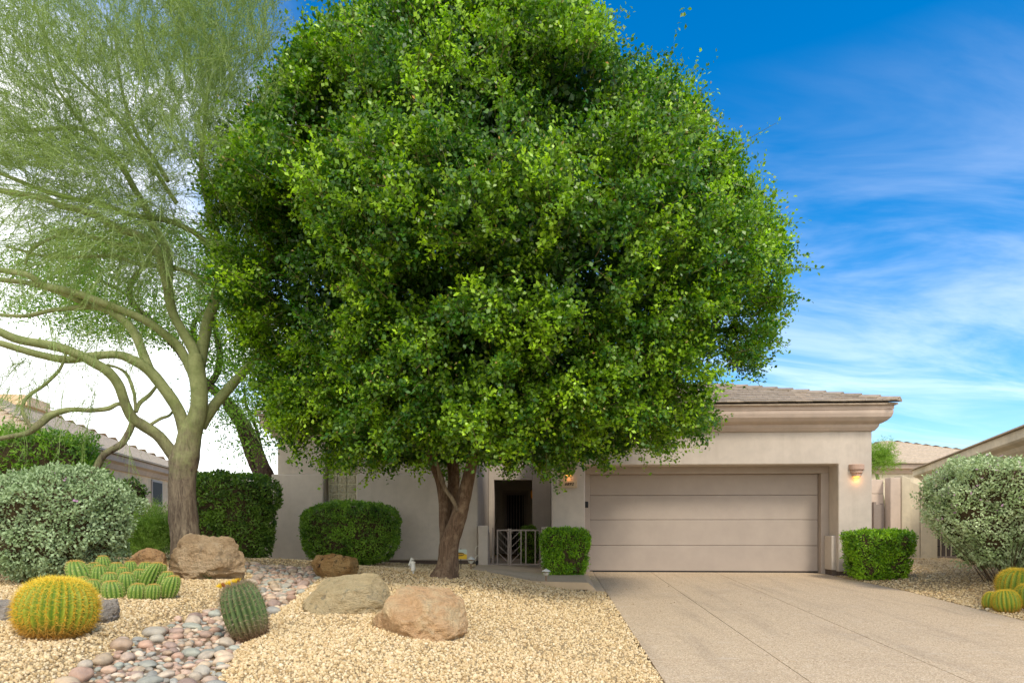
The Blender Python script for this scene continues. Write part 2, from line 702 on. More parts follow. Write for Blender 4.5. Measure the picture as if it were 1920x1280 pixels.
dz_ = lambda u, v: float(drive_z(np.array(v)))
drive = link_mesh('driveway', slab_mesh('driveway', lambda v: U_LEFT + .01, lambda v: float(drive_right(v)) - .01, list(np.linspace(-16, .62, 24)), lambda u, v: dz_(u, v) - .018, .06), M['joint'])
tag(drive, 'exposed aggregate concrete driveway leading up to the garage', kind='structure')
cols_u = [lambda v: U_LEFT, lambda v: 2.92, lambda v: 4.26, lambda v: float(drive_right(v))]
rows_v = [-16, -11.5, -7.05, .60]
for ci in range(3):
    for ri in range(3):
        g0, g1 = (0 if ci == 0 else .005), (0 if ci == 2 else .005)
        a, b = rows_v[ri] + .005, rows_v[ri + 1] - .005
        me = slab_mesh('slab', lambda v, f=cols_u[ci], g=g0: f(v) + g, lambda v, f=cols_u[ci + 1], g=g1: f(v) - g, list(np.linspace(a, b, 12)), dz_, .05)
        link_mesh('slab', me, M['aggregate'], drive)

# walk from the driveway to the gate
wk_top = lambda u, v: max(gz(*xy(u, v)), .02) + .012 if u < 1.45 else max(gz(*xy(1.45, v)) * (1.69 - u) / .24 + dz_(u, v) * (u - 1.45) / .24, dz_(u, v)) + .012
walk_vs = np.linspace(0, 1, 16)
vt, fc = [], []
us = np.linspace(-.74, 1.685, 18)
for layer in (0, 1):
    for t_ in walk_vs:
        for u in us:
            v = walk_front(u) * (1 - t_) + 3.6 * t_
            x, y = xy(u, v)
            vt.append((x, y, wk_top(u, v) - layer * .12))
W = len(us); off = len(walk_vs) * W
for i in range(len(walk_vs) - 1):
    for k in range(W - 1):
        q = (i * W + k, i * W + k + 1, (i + 1) * W + k + 1, (i + 1) * W + k)
        fc += [q, tuple(off + j for j in reversed(q))]
for k in range(W - 1):
    fc.append((k + 1, k, off + k, off + k + 1))
for i in range(len(walk_vs) - 1):
    fc.append((i * W, (i + 1) * W, off + (i + 1) * W, off + i * W))
    fc.append(((i + 1) * W + W - 1, i * W + W - 1, off + i * W + W - 1, off + (i + 1) * W + W - 1))
me = bpy.data.meshes.new('walkway'); me.from_pydata(vt, [], fc); me.update()
tag(link_mesh('walkway', me, M['walk'], smooth=False), 'smooth tan concrete walk from the driveway to the entry gate', kind='structure')

# loose gravel stones (stuff)


def scatter(x0, x1, y0, y1, dens):
    n = int((x1 - x0) * (y1 - y0) * dens)
    return rng.uniform(x0, x1, n), rng.uniform(y0, y1, n)


parts = [scatter(-5, 2, 2.9, 6.0, 2300), scatter(-6.5, 2, 6.0, 8.5, 1450), scatter(-7, 2, 8.5, 13.9, 700), scatter(5.5, 8.6, 7, 10, 1000), scatter(5.5, 11.5, 10, 17.4, 520)]
gxp, gyp = np.concatenate([p[0] for p in parts]), np.concatenate([p[1] for p in parts])
vis = (np.abs(gxp) < gyp * .80 + .3)
gxp, gyp = gxp[vis], gyp[vis]
gu, gv = uv(gxp, gyp)
edge = .03 * np.sin(gv * 9) + .02 * rng.normal(size=len(gv))
ok = ((gu < U_LEFT + edge * .6) | (gu > drive_right(gv) + edge * .6)) & ~((gu > 1.69) & (gu < 6.3) & (gv < 1))
ok &= creek_d(gxp, gyp) > rng.normal(0, .05, len(gv))
ok &= ~((gu > -.80 + edge) & (gu < U_LEFT) & (gv > walk_front(gu) + edge) & ~((gu > .62) & (gu < 1.66) & (gv > -.95 + edge)))
ok &= ~((gu > -5.3) & (gu < -.72) & (gv > .5)) & ~((gu > 1.4) & (gu < 7.2) & (gv > -.02))
gxp, gyp = gxp[ok], gyp[ok]
gzp = ground(gxp, gyp)
ng = len(gxp)
gs = rng.uniform(.0058, .0135, ng) * (1 + .25 * (gyp > 8.5)) * np.where(rng.uniform(size=ng) < .04, 1.6, 1)
me = bpy.data.meshes.new('gravel')
me.vertices.add(ng)
me.vertices.foreach_set('co', np.stack([gxp, gyp, gzp + gs * .35], -1).astype(np.float32).ravel())
a = me.attributes.new('rot', 'FLOAT_VECTOR', 'POINT')
a.data.foreach_set('vector', rng.uniform(0, 6.283, (ng, 3)).astype(np.float32).ravel())
a = me.attributes.new('scl', 'FLOAT_VECTOR', 'POINT')
a.data.foreach_set('vector', (gs[:, None] * rng.uniform(.65, 1.35, (ng, 3))).astype(np.float32).ravel())
me.update()
gravel = link_mesh('gravel', me)
tag(gravel, 'loose tan crushed gravel stones covering both beds', kind='stuff')
ngp = bpy.data.node_groups.new('gravel_scatter', 'GeometryNodeTree')
ngp.interface.new_socket('Geometry', in_out='INPUT', socket_type='NodeSocketGeometry')
ngp.interface.new_socket('Geometry', in_out='OUTPUT', socket_type='NodeSocketGeometry')
gi = ngp.nodes.new('NodeGroupInput'); go = ngp.nodes.new('NodeGroupOutput')
ico = ngp.nodes.new('GeometryNodeMeshIcoSphere'); ico.inputs['Subdivisions'].default_value = 1; ico.inputs['Radius'].default_value = 1.0
sm = ngp.nodes.new('GeometryNodeSetMaterial'); sm.inputs['Material'].default_value = M['gravel_stone']
iop = ngp.nodes.new('GeometryNodeInstanceOnPoints')
na = ngp.nodes.new('GeometryNodeInputNamedAttribute'); na.data_type = 'FLOAT_VECTOR'; na.inputs['Name'].default_value = 'rot'
nb = ngp.nodes.new('GeometryNodeInputNamedAttribute'); nb.data_type = 'FLOAT_VECTOR'; nb.inputs['Name'].default_value = 'scl'
L_ = ngp.links.new
L_(gi.outputs[0], iop.inputs['Points']); L_(ico.outputs[0], sm.inputs['Geometry']); L_(sm.outputs[0], iop.inputs['Instance'])
L_(na.outputs[0], iop.inputs['Rotation']); L_(nb.outputs[0], iop.inputs['Scale']); L_(iop.outputs[0], go.inputs[0])
md = gravel.modifiers.new('scatter', 'NODES'); md.node_group = ngp

# dry creek of river stones
M['cobble'] = obj_color_mat('river_stone', .65, .35, 9, .25, .30)
M['creek_soil'] = plain('creek_soil', (.20, .14, .09), .95, .1, var=.4, scale=60)
M['pebble'] = NT('creek_pebble').m
_t = NT('creek_pebble_mix')
_a = _t.n.new('ShaderNodeAttribute'); _a.attribute_name = 'Col'
_t.set(_a.outputs['Color'], .7, .3)
M['pebble'] = _t.m
cv, cf = [], []
for (x, y, w), nxt in zip(CREEK, CREEK[1:] + [CREEK[-1]]):
    pr = CREEK[max(CREEK.index((x, y, w)) - 1, 0)]
    tx, ty = nxt[0] - pr[0], nxt[1] - pr[1]
    l = math.hypot(tx, ty)
    for k in range(-3, 4):
        xx, yy = x - ty / l * w * k / 3 * .98, y + tx / l * w * k / 3 * .98
        cv.append((xx, yy, gz(xx, yy) + .006))
for i in range(len(CREEK) - 1):
    for k in range(6):
        cf.append((i * 7 + k, (i + 1) * 7 + k, (i + 1) * 7 + k + 1, i * 7 + k + 1))
me = bpy.data.meshes.new('creek_bed'); me.from_pydata(cv, [], cf); me.update()
bm = bmesh.new(); bm.from_mesh(me); bmesh.ops.recalc_face_normals(bm, faces=bm.faces); bm.to_mesh(me); bm.free()
creek = link_mesh('creek_bed', me, M['creek_soil'], smooth=True)
tag(creek, 'dry creek of mixed river stones winding through the gravel', kind='structure')

STONE_COLS = [(.50, .36, .24), (.56, .43, .28), (.46, .30, .21), (.54, .37, .26), (.40, .36, .28), (.34, .35, .28), (.60, .46, .31), (.38, .27, .21), (.35, .34, .29), (.50, .32, .22), (.66, .54, .40), (.46, .39, .29), (.33, .33, .27), (.58, .41, .29), (.52, .40, .30)]
protos = []
for k in range(9):
    bm = bmesh.new()
    bmesh.ops.create_icosphere(bm, subdivisions=3, radius=1)
    V = np.array([v.co[:] for v in bm.verts])
    ex = rng.uniform(.8, 1.0, 3)
    for _ in range(5):          # a few worn flats
        n = sph(1)[0]; d = rng.uniform(.74, .92)
        s = V @ n
        V = V - np.outer(np.maximum(s - d, 0) * .8, n)
    V = V * (1 + .07 * vnoise(V * 1.6 + k * 9, 5)[:, None]) * ex
    for v, c in zip(bm.verts, V): v.co = c
    me = bpy.data.meshes.new('cobble'); bm.to_mesh(me); bm.free()
    me.materials.append(M['cobble'])
    me.polygons.foreach_set('use_smooth', np.ones(len(me.polygons), bool))
    protos.append(me)
# candidates: big ones on the rims, small ones inside
xs0 = [c[0] for c in CREEK]; ys0 = [c[1] for c in CREEK]
placed = []


def try_place(n, r0, r1, d0, d1, sq):
    x = rng.uniform(min(xs0) - 1, max(xs0) + 1, n); y = rng.uniform(min(ys0) - .3, max(ys0) + .3, n)
    d = creek_d(x, y)
    keep = (np.abs(x) < y * .81 + .1) & (y > 3.2) & (d > d0) & (d < d1)
    for x, y in zip(x[keep], y[keep]):
        r = random.uniform(r0, r1)
        if placed:
            A = np.array(placed)
            if np.any((x - A[:, 0]) ** 2 + (y - A[:, 1]) ** 2 < ((r + A[:, 2]) * sq) ** 2): continue
        placed.append((float(x), float(y), r))


try_place(500, .075, .115, -.10, .05, .85)
try_place(1600, .05, .075, -.16, .06, .85)
try_place(500, .05, .08, -9, -.08, .95)
try_place(6000, .030, .048, -9, .02, .82)
n_big = len(placed)
try_place(16000, .018, .030, -9, .04, .80)
placed.sort(key=lambda c: -c[2] / c[1])
for x, y, r in placed[:300]:
    o = bpy.data.objects.new('cobble', random.choice(protos))
    COL.objects.link(o)
    o.parent = creek
    fl = random.uniform(.5, .78)
    o.scale = (r * random.uniform(1.0, 1.35), r * random.uniform(.75, .95), r * fl)
    o.rotation_euler = (random.uniform(-.25, .25), random.uniform(-.25, .25), random.uniform(0, 6.3))
    o.location = (x, y, gz(x, y) + r * fl * .55)
    c = random.choice(STONE_COLS); k = random.uniform(.8, 1.2)
    o.color = (c[0] * k, c[1] * k, c[2] * k, 1)
rest = [(x, y, r) for x, y, r in placed[300:]]
fx = rng.uniform(min(xs0) - 1, max(xs0) + 1, 3800); fy = rng.uniform(min(ys0) - .3, max(ys0) + .3, 3800)
fk = (np.abs(fx) < fy * .82) & (fy > 3.0) & (creek_d(fx, fy) < 0)
rest += [(float(x), float(y), random.uniform(.012, .026)) for x, y in zip(fx[fk], fy[fk])]
rest_z = ground(np.array([c[0] for c in rest]), np.array([c[1] for c in rest]))
bm = bmesh.new(); bmesh.ops.create_icosphere(bm, subdivisions=2, radius=1); bm.verts.ensure_lookup_table()
IV = np.array([v.co[:] for v in bm.verts]); IF = np.array([[v.index for v in f.verts] for f in bm.faces]); bm.free()
pv, pf, pc = [], [], []
for i, (x, y, r) in enumerate(rest):
    th = random.uniform(0, 6.3)
    S = IV * np.array([r * random.uniform(1, 1.4), r * .85, r * random.uniform(.5, .75)])
    S = S @ np.array([[math.cos(th), -math.sin(th), 0], [math.sin(th), math.cos(th), 0], [0, 0, 1]])
    pv.append(S + np.array([x, y, rest_z[i] + r * .3])); pf.append(IF + i * len(IV))
    c = np.array(random.choice(STONE_COLS)) * random.uniform(.75, 1.2)
    pc.append(np.repeat(c[None], len(IV), 0))
o = link_mesh('pebbles', np_mesh('pebbles', np.concatenate(pv), np.concatenate(pf), np.concatenate(pc)), M['pebble'], creek, smooth=True)
o['kind'] = 'stuff'


# ------------------------------------------------------------------ the house
house = empty('house', (HO[0], HO[1], 0), -YAW, 'single storey taupe stucco house with tile roof and wide garage door', 'house')


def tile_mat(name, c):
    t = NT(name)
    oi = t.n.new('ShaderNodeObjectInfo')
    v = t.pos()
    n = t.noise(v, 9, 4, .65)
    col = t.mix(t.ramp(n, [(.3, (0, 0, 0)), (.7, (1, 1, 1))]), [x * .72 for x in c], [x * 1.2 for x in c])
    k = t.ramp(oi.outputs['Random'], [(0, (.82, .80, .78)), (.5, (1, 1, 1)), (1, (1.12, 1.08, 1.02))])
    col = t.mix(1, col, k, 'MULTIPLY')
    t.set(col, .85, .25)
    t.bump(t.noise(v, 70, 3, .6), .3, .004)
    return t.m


M['tile'] = tile_mat('concrete_roof_tile', (.36, .295, .225))
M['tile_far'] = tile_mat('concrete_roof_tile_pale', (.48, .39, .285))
GD0, GD1 = 1.622, 6.38            # garage door
# garage front: one stucco face with the door opening cut up from its foot
g = MB().prism([(.819, .06), (1.4917, .06), (1.4917, 2.21), (6.533, 2.21), (6.533, .06), (7.186, .06), (7.186, 2.88), (.819, 2.88)], 0, .45)
g.build('garage_wall', M['wall'], house, .022, seg=3)
MB().box(.85, 1.47, .03, .42, -.25, .06).build('foundation', M['foundation'], house)
MB().box(6.56, 7.16, .03, .42, -.35, .06).build('foundation', M['foundation'], house)
MB().box(6.84, 7.184, .45, 11, -.2, 2.879).build('side_wall', M['wall'], house)
MB().box(.821, 1.15, .45, 3.1, -.2, 2.879).build('side_wall', M['wall'], house)
# frame round the door, stepped plinth in the right reveal
jf = MB().box(1.44, GD0, .452, .70, -.02, 2.065).box(GD1, 6.58, .452, .70, -.02, 2.065).box(1.44, 6.58, .452, .70, 2.065, 2.45)
jf.build('door_frame', M['jamb_paint'], house, .006)
MB().box(6.44, 6.60, .10, .448, .085, .78).build('plinth', M['wall'], house, .02)
MB().box(6.46, 6.60, .12, .44, -.05, .085).build('plinth_foot', M['foundation'], house)
gd = MB().box(GD0 - .02, GD1 + .02, .64, .70, 0, 2.09).build('garage_door', M['dark'], house)
for k, (z0, z1) in enumerate(((.028, .560), (.566, 1.102), (1.108, 1.620), (1.626, 2.062))):
    pn = MB()
    pn.box(GD0 + .008, GD1 - .008, .595, .638, z0, z1)
    pn.build('panel', M['door_paint'], gd, .008)
MB().box(GD0 + .004, GD1 - .004, .60, .635, -.012, .025).build('bottom_seal', M['rubber'], gd)
kp = MB().box(1.515, 1.585, .425, .4515, 1.36, 1.49).build('keypad', M['rubber'], house, .008)

# left wing: thick lower wall with a ledge, upper wall set back, a niche for the glass blocks
WN0, WN1 = -4.10, -3.39
lw = MB().prism([(-5.26, .235), (-.754, .235), (-.754, 2.10), (WN1, 2.10), (WN1, 1.47), (WN0, 1.47), (WN0, 2.10), (-5.26, 2.10)], .50, .86)
lw.build('lower_wall', M['wall'], house, .035, seg=3)
up = MB().prism([(-5.16, 2.102), (WN0 + .002, 2.102), (WN0 + .002, 2.52), (WN1 - .002, 2.52), (WN1 - .002, 2.102), (-.80, 2.102), (-.80, 2.88), (-5.16, 2.88)], .60, .86)
up.build('upper_wall', M['wall'], house, .02, seg=3)
MB().box(-5.22, -.79, .54, .86, -.1, .233).build('foundation', M['foundation'], house)
MB().box(-5.24, -4.95, .862, 11, -.1, 2.879).build('side_wall', M['wall'], house)
MB().box(-1.10, -.756, .862, 3.1, -.1, 2.879).build('side_wall', M['wall'], house, .02)


def glass_mat():
    t = NT('glass_block')
    v = t.pos()
    a = t.voro(v, 26, 'SMOOTH_F1', 'Distance')
    b = t.noise(v, 34, 3, .6, 1.5)
    col = t.ramp(b, [(.30, (.26, .21, .13)), (.45, (.62, .54, .33)), (.58, (.30, .29, .21)), (.72, (.78, .73, .53))])
    t.set(col, .12, .6)
    t.bump(t.math('ADD', a, b), .9, .03)
    return t.m


M['glass_block'] = glass_mat()
M['mortar'] = plain('pale_mortar', (.80, .77, .55), .7, .2)
win = MB().box(-4.055, -3.435, .70, .76, 1.478, 2.515).build('glass_block_window', M['mortar'], house)
for i in range(3):
    for j in range(5):
        x0 = -4.045 + i * .2 + .008; z0 = 1.485 + j * .2 + .008
        MB().box(x0, x0 + .184, .672, .699, z0, z0 + .184).build('glass_block', M['glass_block'], win, .016, seg=2)
MB().box(-4.098, -3.392, .762, .85, 1.472, 2.518).build('window_back', M['wall'], house)

# entry court: column, inner walls, header, deep porch with the security door
MB().box(-.754, -.62, 3.102, 3.42, -.1, 3.3).build('column', M['wall'], house, .015)
MB().box(.35, .819, 3.102, 3.42, -.1, 3.3).build('column', M['wall'], house, .015)
MB().box(-.62, .35, 3.104, 3.418, 2.14, 3.3).build('header', M['wall'], house)
MB().box(-1.3, -.98, 3.42, 6.4, -.1, 2.8).box(.62, .9, 3.42, 6.4, -.1, 2.8).box(-.98, -.60, 6.02, 6.3, -.1, 2.8).box(.165, .62, 6.02, 6.3, -.1, 2.8).box(-.60, .165, 6.02, 6.3, 2.02, 2.8).build('porch_wall', M['wall'], house)
MB().box(-1.3, .9, 3.42, 6.4, 2.8, 2.9).build('porch_ceiling', M['wall'], house)
MB().box(-5.0, -1.3, 3.0, 3.2, -.1, 3.0).build('inner_wall', M['wall'], house)
MB().box(-4.9, 6.8, 10.8, 11, -.1, 2.9).build('rear_wall', M['wall'], house)
xw = 1.685
pf_ = MB().box(-.98, .62, 3.62, 6.02, -.05, .075).build('porch_floor', M['walk'], house)
dr = empty('front_door'); dr.parent = house
MB().box(-.60, -.545, 5.97, 6.06, .07, 2.02).box(.11, .165, 5.97, 6.06, .07, 2.02).box(-.545, .11, 5.97, 6.06, 1.965, 2.02).build('frame', M['jamb_paint'], dr, .004)
MB().box(-.545, .11, 6.07, 6.10, .07, 1.965).build('door_leaf', M['dark'], dr)
sd = MB().box(-.54, -.47, 5.99, 6.03, .08, 1.96).box(.035, .105, 5.99, 6.03, .08, 1.96).box(-.47, .035, 5.99, 6.03, 1.89, 1.96).box(-.47, .035, 5.99, 6.03, .80, .85).box(-.47, .035, 5.99, 6.03, .08, .28)
sd.build('security_door', M['gate_metal'], dr, .004)
MB().box(-.47, .035, 5.99, 6.03, .74, .765).build('rail', M['gate_metal'], dr)
for k in range(6):
    x = -.47 + .505 * (k + .5) / 6
    MB().box(x - .008, x + .008, 6.0, 6.016, .28, 1.89).build('bar', M['gate_metal'], dr)

# cornice: moulded profile carried round the eaves
PROF = [(0, 2.866), (.035, 2.866), (.085, 2.935), (.10, 2.995), (.125, 3.0), (.20, 3.045), (.255, 3.11), (.275, 3.18), (.277, 3.238), (.262, 3.242), (.262, 3.250), (.283, 3.254), (.285, 3.335), (0, 3.345)]


def cornice(pts, name='cornice'):
    """pts: plan corners (u, v) walked with the outside on the right hand"""
    mb = MB()
    n = len(pts); k = len(PROF)
    for i, (u, v) in enumerate(pts):
        def nrm(a, b):
            dx, dy = b[0] - a[0], b[1] - a[1]; l = math.hypot(dx, dy); return (dy / l, -dx / l)
        ns = []
        if i > 0: ns.append(nrm(pts[i - 1], pts[i]))
        if i < n - 1: ns.append(nrm(pts[i], pts[i + 1]))
        if len(ns) == 2:
            mx, my = ns[0][0] + ns[1][0], ns[0][1] + ns[1][1]
            l2 = mx * mx + my * my
            m = (2 * mx / l2, 2 * my / l2)
        else: m = ns[0]
        for o_, z in PROF: mb.v.append((u + m[0] * o_, v + m[1] * o_, z))
    for i in range(n - 1):
        for j in range(k):
            j2 = (j + 1) % k
            mb.f.append((i * k + j, (i + 1) * k + j, (i + 1) * k + j2, i * k + j2))
    mb.f.append(tuple(range(k - 1, -1, -1))); mb.f.append(tuple((n - 1) * k + j for j in range(k)))
    return mb.build(name, M['trim'], house)


cornice([(.819, 3.1), (.819, 0), (7.186, 0), (7.186, 11)])
cornice([(-5.16, 11), (-5.16, .6), (-.756, .6), (-.756, 3.1)])

# roofs: hip decks with flat concrete tiles
PITCH = .33


def hip_deck(name, u0, u1, v0, v1, z, parent, mat, pitch=PITCH, soffit=True):
    h = min(u1 - u0, v1 - v0) / 2
    if (u1 - u0) < (v1 - v0): r0, r1 = ((u0 + u1) / 2, v0 + h), ((u0 + u1) / 2, v1 - h)
    else: r0, r1 = (u0 + h, (v0 + v1) / 2), (u1 - h, (v0 + v1) / 2)
    zt = z + h * pitch
    vs = [(u0, v0, z), (u1, v0, z), (u1, v1, z), (u0, v1, z), (*r0, zt), (*r1, zt)]
    vs += [(p[0], p[1], p[2] - .03) for p in vs[:4]]
    if (u1 - u0) < (v1 - v0): fs = [(0, 1, 4), (1, 2, 5, 4), (2, 3, 5), (3, 0, 4, 5)]
    else: fs = [(0, 1, 5, 4), (1, 2, 5), (2, 3, 4, 5), (3, 0, 4)]
    fs += [(0, 6, 7, 1), (1, 7, 8, 2), (2, 8, 9, 3), (3, 9, 6, 0)]
    if soffit: fs += [(9, 8, 7, 6)]
    mb = MB().add(vs, fs)
    return mb.build(name, mat, parent)


EU, EV = 7.52, -.335              # garage eave lines
deck = hip_deck('roof', .50, EU, EV, 11.3, 3.365, house, M['tile'])
deck2 = hip_deck('roof', -5.5, -.44, .265, 11.3, 3.362, house, M['tile'])
deck3 = hip_deck('roof', -2.6, 2.8, 3.0, 11.2, 3.36, house, M['tile'], soffit=False)
EXP = .30
SL = math.atan(PITCH)


def tile_box(w, l=.40, t=.028):
    """flat tile, its foot edge at y=0, running up +y, rolled lip"""
    mb = MB()
    prof = [(0, 0), (0, t * .8), (.012, t), (l, t), (l, 0)]
    vs = [(-w / 2, y, z) for y, z in prof] + [(w / 2, y, z) for y, z in prof]
    fs = [(0, 1, 2, 3, 4), (9, 8, 7, 6, 5)] + [(i, i + 5, (i + 1) % 5 + 5, (i + 1) % 5) for i in range(5)]
    return mb.add(vs, fs).mesh('roof_tile')


TW = .33
tile_me = tile_box(TW - .006)
tile_me.materials.append(M['tile'])


def tile_matrix(u, row, jig):
    y = EV - .03 + row * EXP * math.cos(SL)
    z = 3.372 + (row * EXP * math.cos(SL)) * PITCH + .024
    return Matrix.Translation((u, y, z)) @ Matrix.Rotation(jig, 4, 'Z') @ Matrix.Rotation(SL - .075, 4, 'X')


hid_v, hid_f = [], []
tv = np.array([v.co[:] for v in tile_me.vertices]); tfaces = [tuple(p.vertices) for p in tile_me.polygons]
for row in range(12):
    step = row * EXP * math.cos(SL)
    right = EU + .02 - step
    left = .5 + step
    offx = (row % 2) * TW / 2
    n = int((right - left) / TW) + 1
    for k in range(n):
        u = right - offx - (k + .5) * TW
        if u < left: break
        m = tile_matrix(u, row, random.uniform(-.012, .012))
        if u > 3.4 and row < 10:
            o = link_mesh('roof_tile', tile_me, None, deck)
            o.matrix_local = m @ Matrix.Translation((0, 0, random.uniform(0, .006)))
        else:
            b = len(hid_v)
            hid_v += [tuple(m @ Vector(c)) for c in tv]
            hid_f += [tuple(b + i for i in f) for f in tfaces]
me = bpy.data.meshes.new('tile_field'); me.from_pydata(hid_v, [], hid_f); me.update()
o = link_mesh('tile_field', me, M['tile'], deck); o['kind'] = 'stuff'
# hip caps stepping up the corner
cap = MB()
vs = []
for y, lift in ((0, .030), (.42, .012)):
    for x, z in ((-.15, -.075), (-.145, -.045), (0, .015), (.145, -.045), (.15, -.075)):
        vs.append((x, y, z + lift))
cap.add(vs, [(0, 1, 6, 5), (1, 2, 7, 6), (2, 3, 8, 7), (3, 4, 9, 8), (4, 3, 2, 1, 0), (5, 6, 7, 8, 9)])
cap_me = cap.mesh('hip_cap'); cap_me.materials.append(M['tile'])
hip_ang = math.atan(PITCH / math.sqrt(2))
for k in range(11):
    d = k * .36 / math.sqrt(2) * math.cos(hip_ang) - .02
    o = link_mesh('hip_cap', cap_me, None, deck)
    o.matrix_local = Matrix.Translation((EU - d, EV + d, 3.372 + d * PITCH + .075)) @ Matrix.Rotation(R(45), 4, 'Z') @ Matrix.Rotation(hip_ang - .04, 4, 'X')
# left wing tiles behind the tree crown
hv, hf = [], []
for row in range(9):
    step = row * EXP * math.cos(SL)
    for k in range(20):
        u = -5.5 + step + (k + .5 + .5 * (row % 2)) * TW
        if u > -.44 - step: break
        m = Matrix.Translation((u, .235 + step, 3.369 + step * PITCH + .024)) @ Matrix.Rotation(SL - .075, 4, 'X')
        b = len(hv); hv += [tuple(m @ Vector(c)) for c in tv]; hf += [tuple(b + i for i in f) for f in tfaces]
me = bpy.data.meshes.new('tile_field'); me.from_pydata(hv, [], hf); me.update()
o = link_mesh('tile_field', me, M['tile'], deck2); o['kind'] = 'stuff'

# ------------------------------------------------------------------ things on the house front


def local(u, v, z):
    x, y = xy(u, v)
    return (x, y, z)


M['terracotta'] = plain('terracotta_paint', (.52, .35, .26), .8, .2, var=.08)


def lamp_mat():
    t = NT('lit_lamp_glass')
    t.b.inputs['Emission Color'].default_value = (1.0, .45, .08, 1)
    t.b.inputs['Emission Strength'].default_value = 1.0
    t.set((.9, .5, .15), .4)
    return t.m


M['lamp'] = lamp_mat()


def half_round(prof, n=12):
    """half lathe against a wall: prof (r, z), bulging to -y"""
    mb = MB()
    for r, z in prof:
        for k in range(n + 1):
            a = math.pi + math.pi * k / n
            mb.v.append((r * math.cos(a), r * math.sin(a) * .8, z))
    W = n + 1
    for i in range(len(prof) - 1):
        for k in range(n):
            mb.f.append((i * W + k, i * W + k + 1, (i + 1) * W + k + 1, (i + 1) * W + k))
    mb.f.append(tuple(reversed(range(W)))); mb.f.append(tuple((len(prof) - 1) * W + k for k in range(W)))
    return mb


def sconce(u, v, z, label, watts):
    s = empty('wall_sconce', local(u, v, z), -YAW, label, 'wall lamp', 'stepped clay wall lamps on the house')
    half_round([(.148, .155), (.150, .16), (.150, .255), (.145, .26)]).build('top_ring', M['terracotta'], s)
    half_round([(.112, .085), (.118, .09), (.122, .154), (.10, .158)]).build('middle_ring', M['terracotta'], s)
    half_round([(.078, .02), (.088, .025), (.094, .084), (.08, .088)]).build('lower_ring', M['terracotta'], s)
    half_round([(.05, .004), (.062, .012), (.066, .024)]).build('bulb', M['lamp'], s)
    ld = bpy.data.lights.new('sconce_light', 'POINT')
    ld.energy = watts; ld.color = (1, .42, .08); ld.shadow_soft_size = .03
    lo = bpy.data.objects.new('sconce_light', ld); COL.objects.link(lo); lo.parent = s; lo.location = (0, -.07, -.05)
    return s


sconce(6.88, -.002, 1.94, 'stepped clay wall lamp glowing orange right of the garage door', .45)
sconce(1.16, -.002, 1.99, 'stepped clay wall lamp glowing above the house number plaque', .12)
pl = empty('porch_lantern', local(.345, 4.6, 1.72), -YAW, 'amber porch lantern glowing beside the dark security door', 'wall lamp')
MB().lathe([(.05, .0), (.07, .02), (.075, .20), (.06, .23)], 10, (-.0, 0, 0)).build('lantern_glass', plain('amber_glass', (.75, .38, .08), .4, .4), pl)
MB().lathe([(.09, .23), (.02, .31)], 10).box(-.01, .27, -.012, .012, .25, .275).build('lantern_cap', M['rubber'], pl)
ld = bpy.data.lights.new('lantern_light', 'POINT'); ld.energy = .03; ld.color = (1, .6, .3); ld.shadow_soft_size = .05
lo = bpy.data.objects.new('lantern_light', ld); COL.objects.link(lo); lo.parent = pl; lo.location = (-.02, -.14, .1)

hn = empty('house_number_plaque', local(1.165, -.001, 1.755), -YAW, 'cream house number plaque on the stucco left of the garage door', 'plaque')
M['plaque'] = plain('cream_plaque', (.62, .47, .30), .6, .3, var=.05)
MB().box(-.165, .165, -.045, 0, 0, .155).build('plate', M['plaque'], hn, .006)
tc_ = bpy.data.curves.new('number', 'FONT')
tc_.body = '6892'; tc_.size = .085; tc_.extrude = .003; tc_.shear = .25; tc_.align_x = 'CENTER'; tc_.offset = .0015; tc_.space_character = 1.1
to = bpy.data.objects.new('tmp', tc_); COL.objects.link(to)
dg = bpy.context.evaluated_depsgraph_get()
nm = bpy.data.meshes.new_from_object(to.evaluated_get(dg))
bpy.data.objects.remove(to)
nm.materials.clear()
no = link_mesh('number', nm, plain('number_brown', (.045, .028, .016), .5, .3), hn)
no.rotation_euler = (R(90), 0, 0); no.location = (0, -.0485, .045)

# entry gate between two stub posts
GV = .42
gate = empty('entry_gate', local(-.13, GV, .10), -YAW, 'low taupe metal double gate with slanting bars across the entry', 'gate')
gw = MB().box(-.73, -.52, GV - .10, GV + .12, -.05, .985).build('gate_post', M['wall'], None, .015)
gw.location = (HO[0], HO[1], 0); gw.rotation_euler.z = -YAW
tag(gw, 'taupe stucco gate post at the left of the entry gate', 'post', 'gate posts')
gw2 = MB().box(.60, .815, GV - .10, GV + .12, -.05, .955).build('gate_post', M['wall'], None, .015)
gw2.location = (HO[0], HO[1], 0); gw2.rotation_euler.z = -YAW
tag(gw2, 'taupe stucco gate post at the right, behind the square hedge', 'post', 'gate posts')
GH = .80
b_ = .035
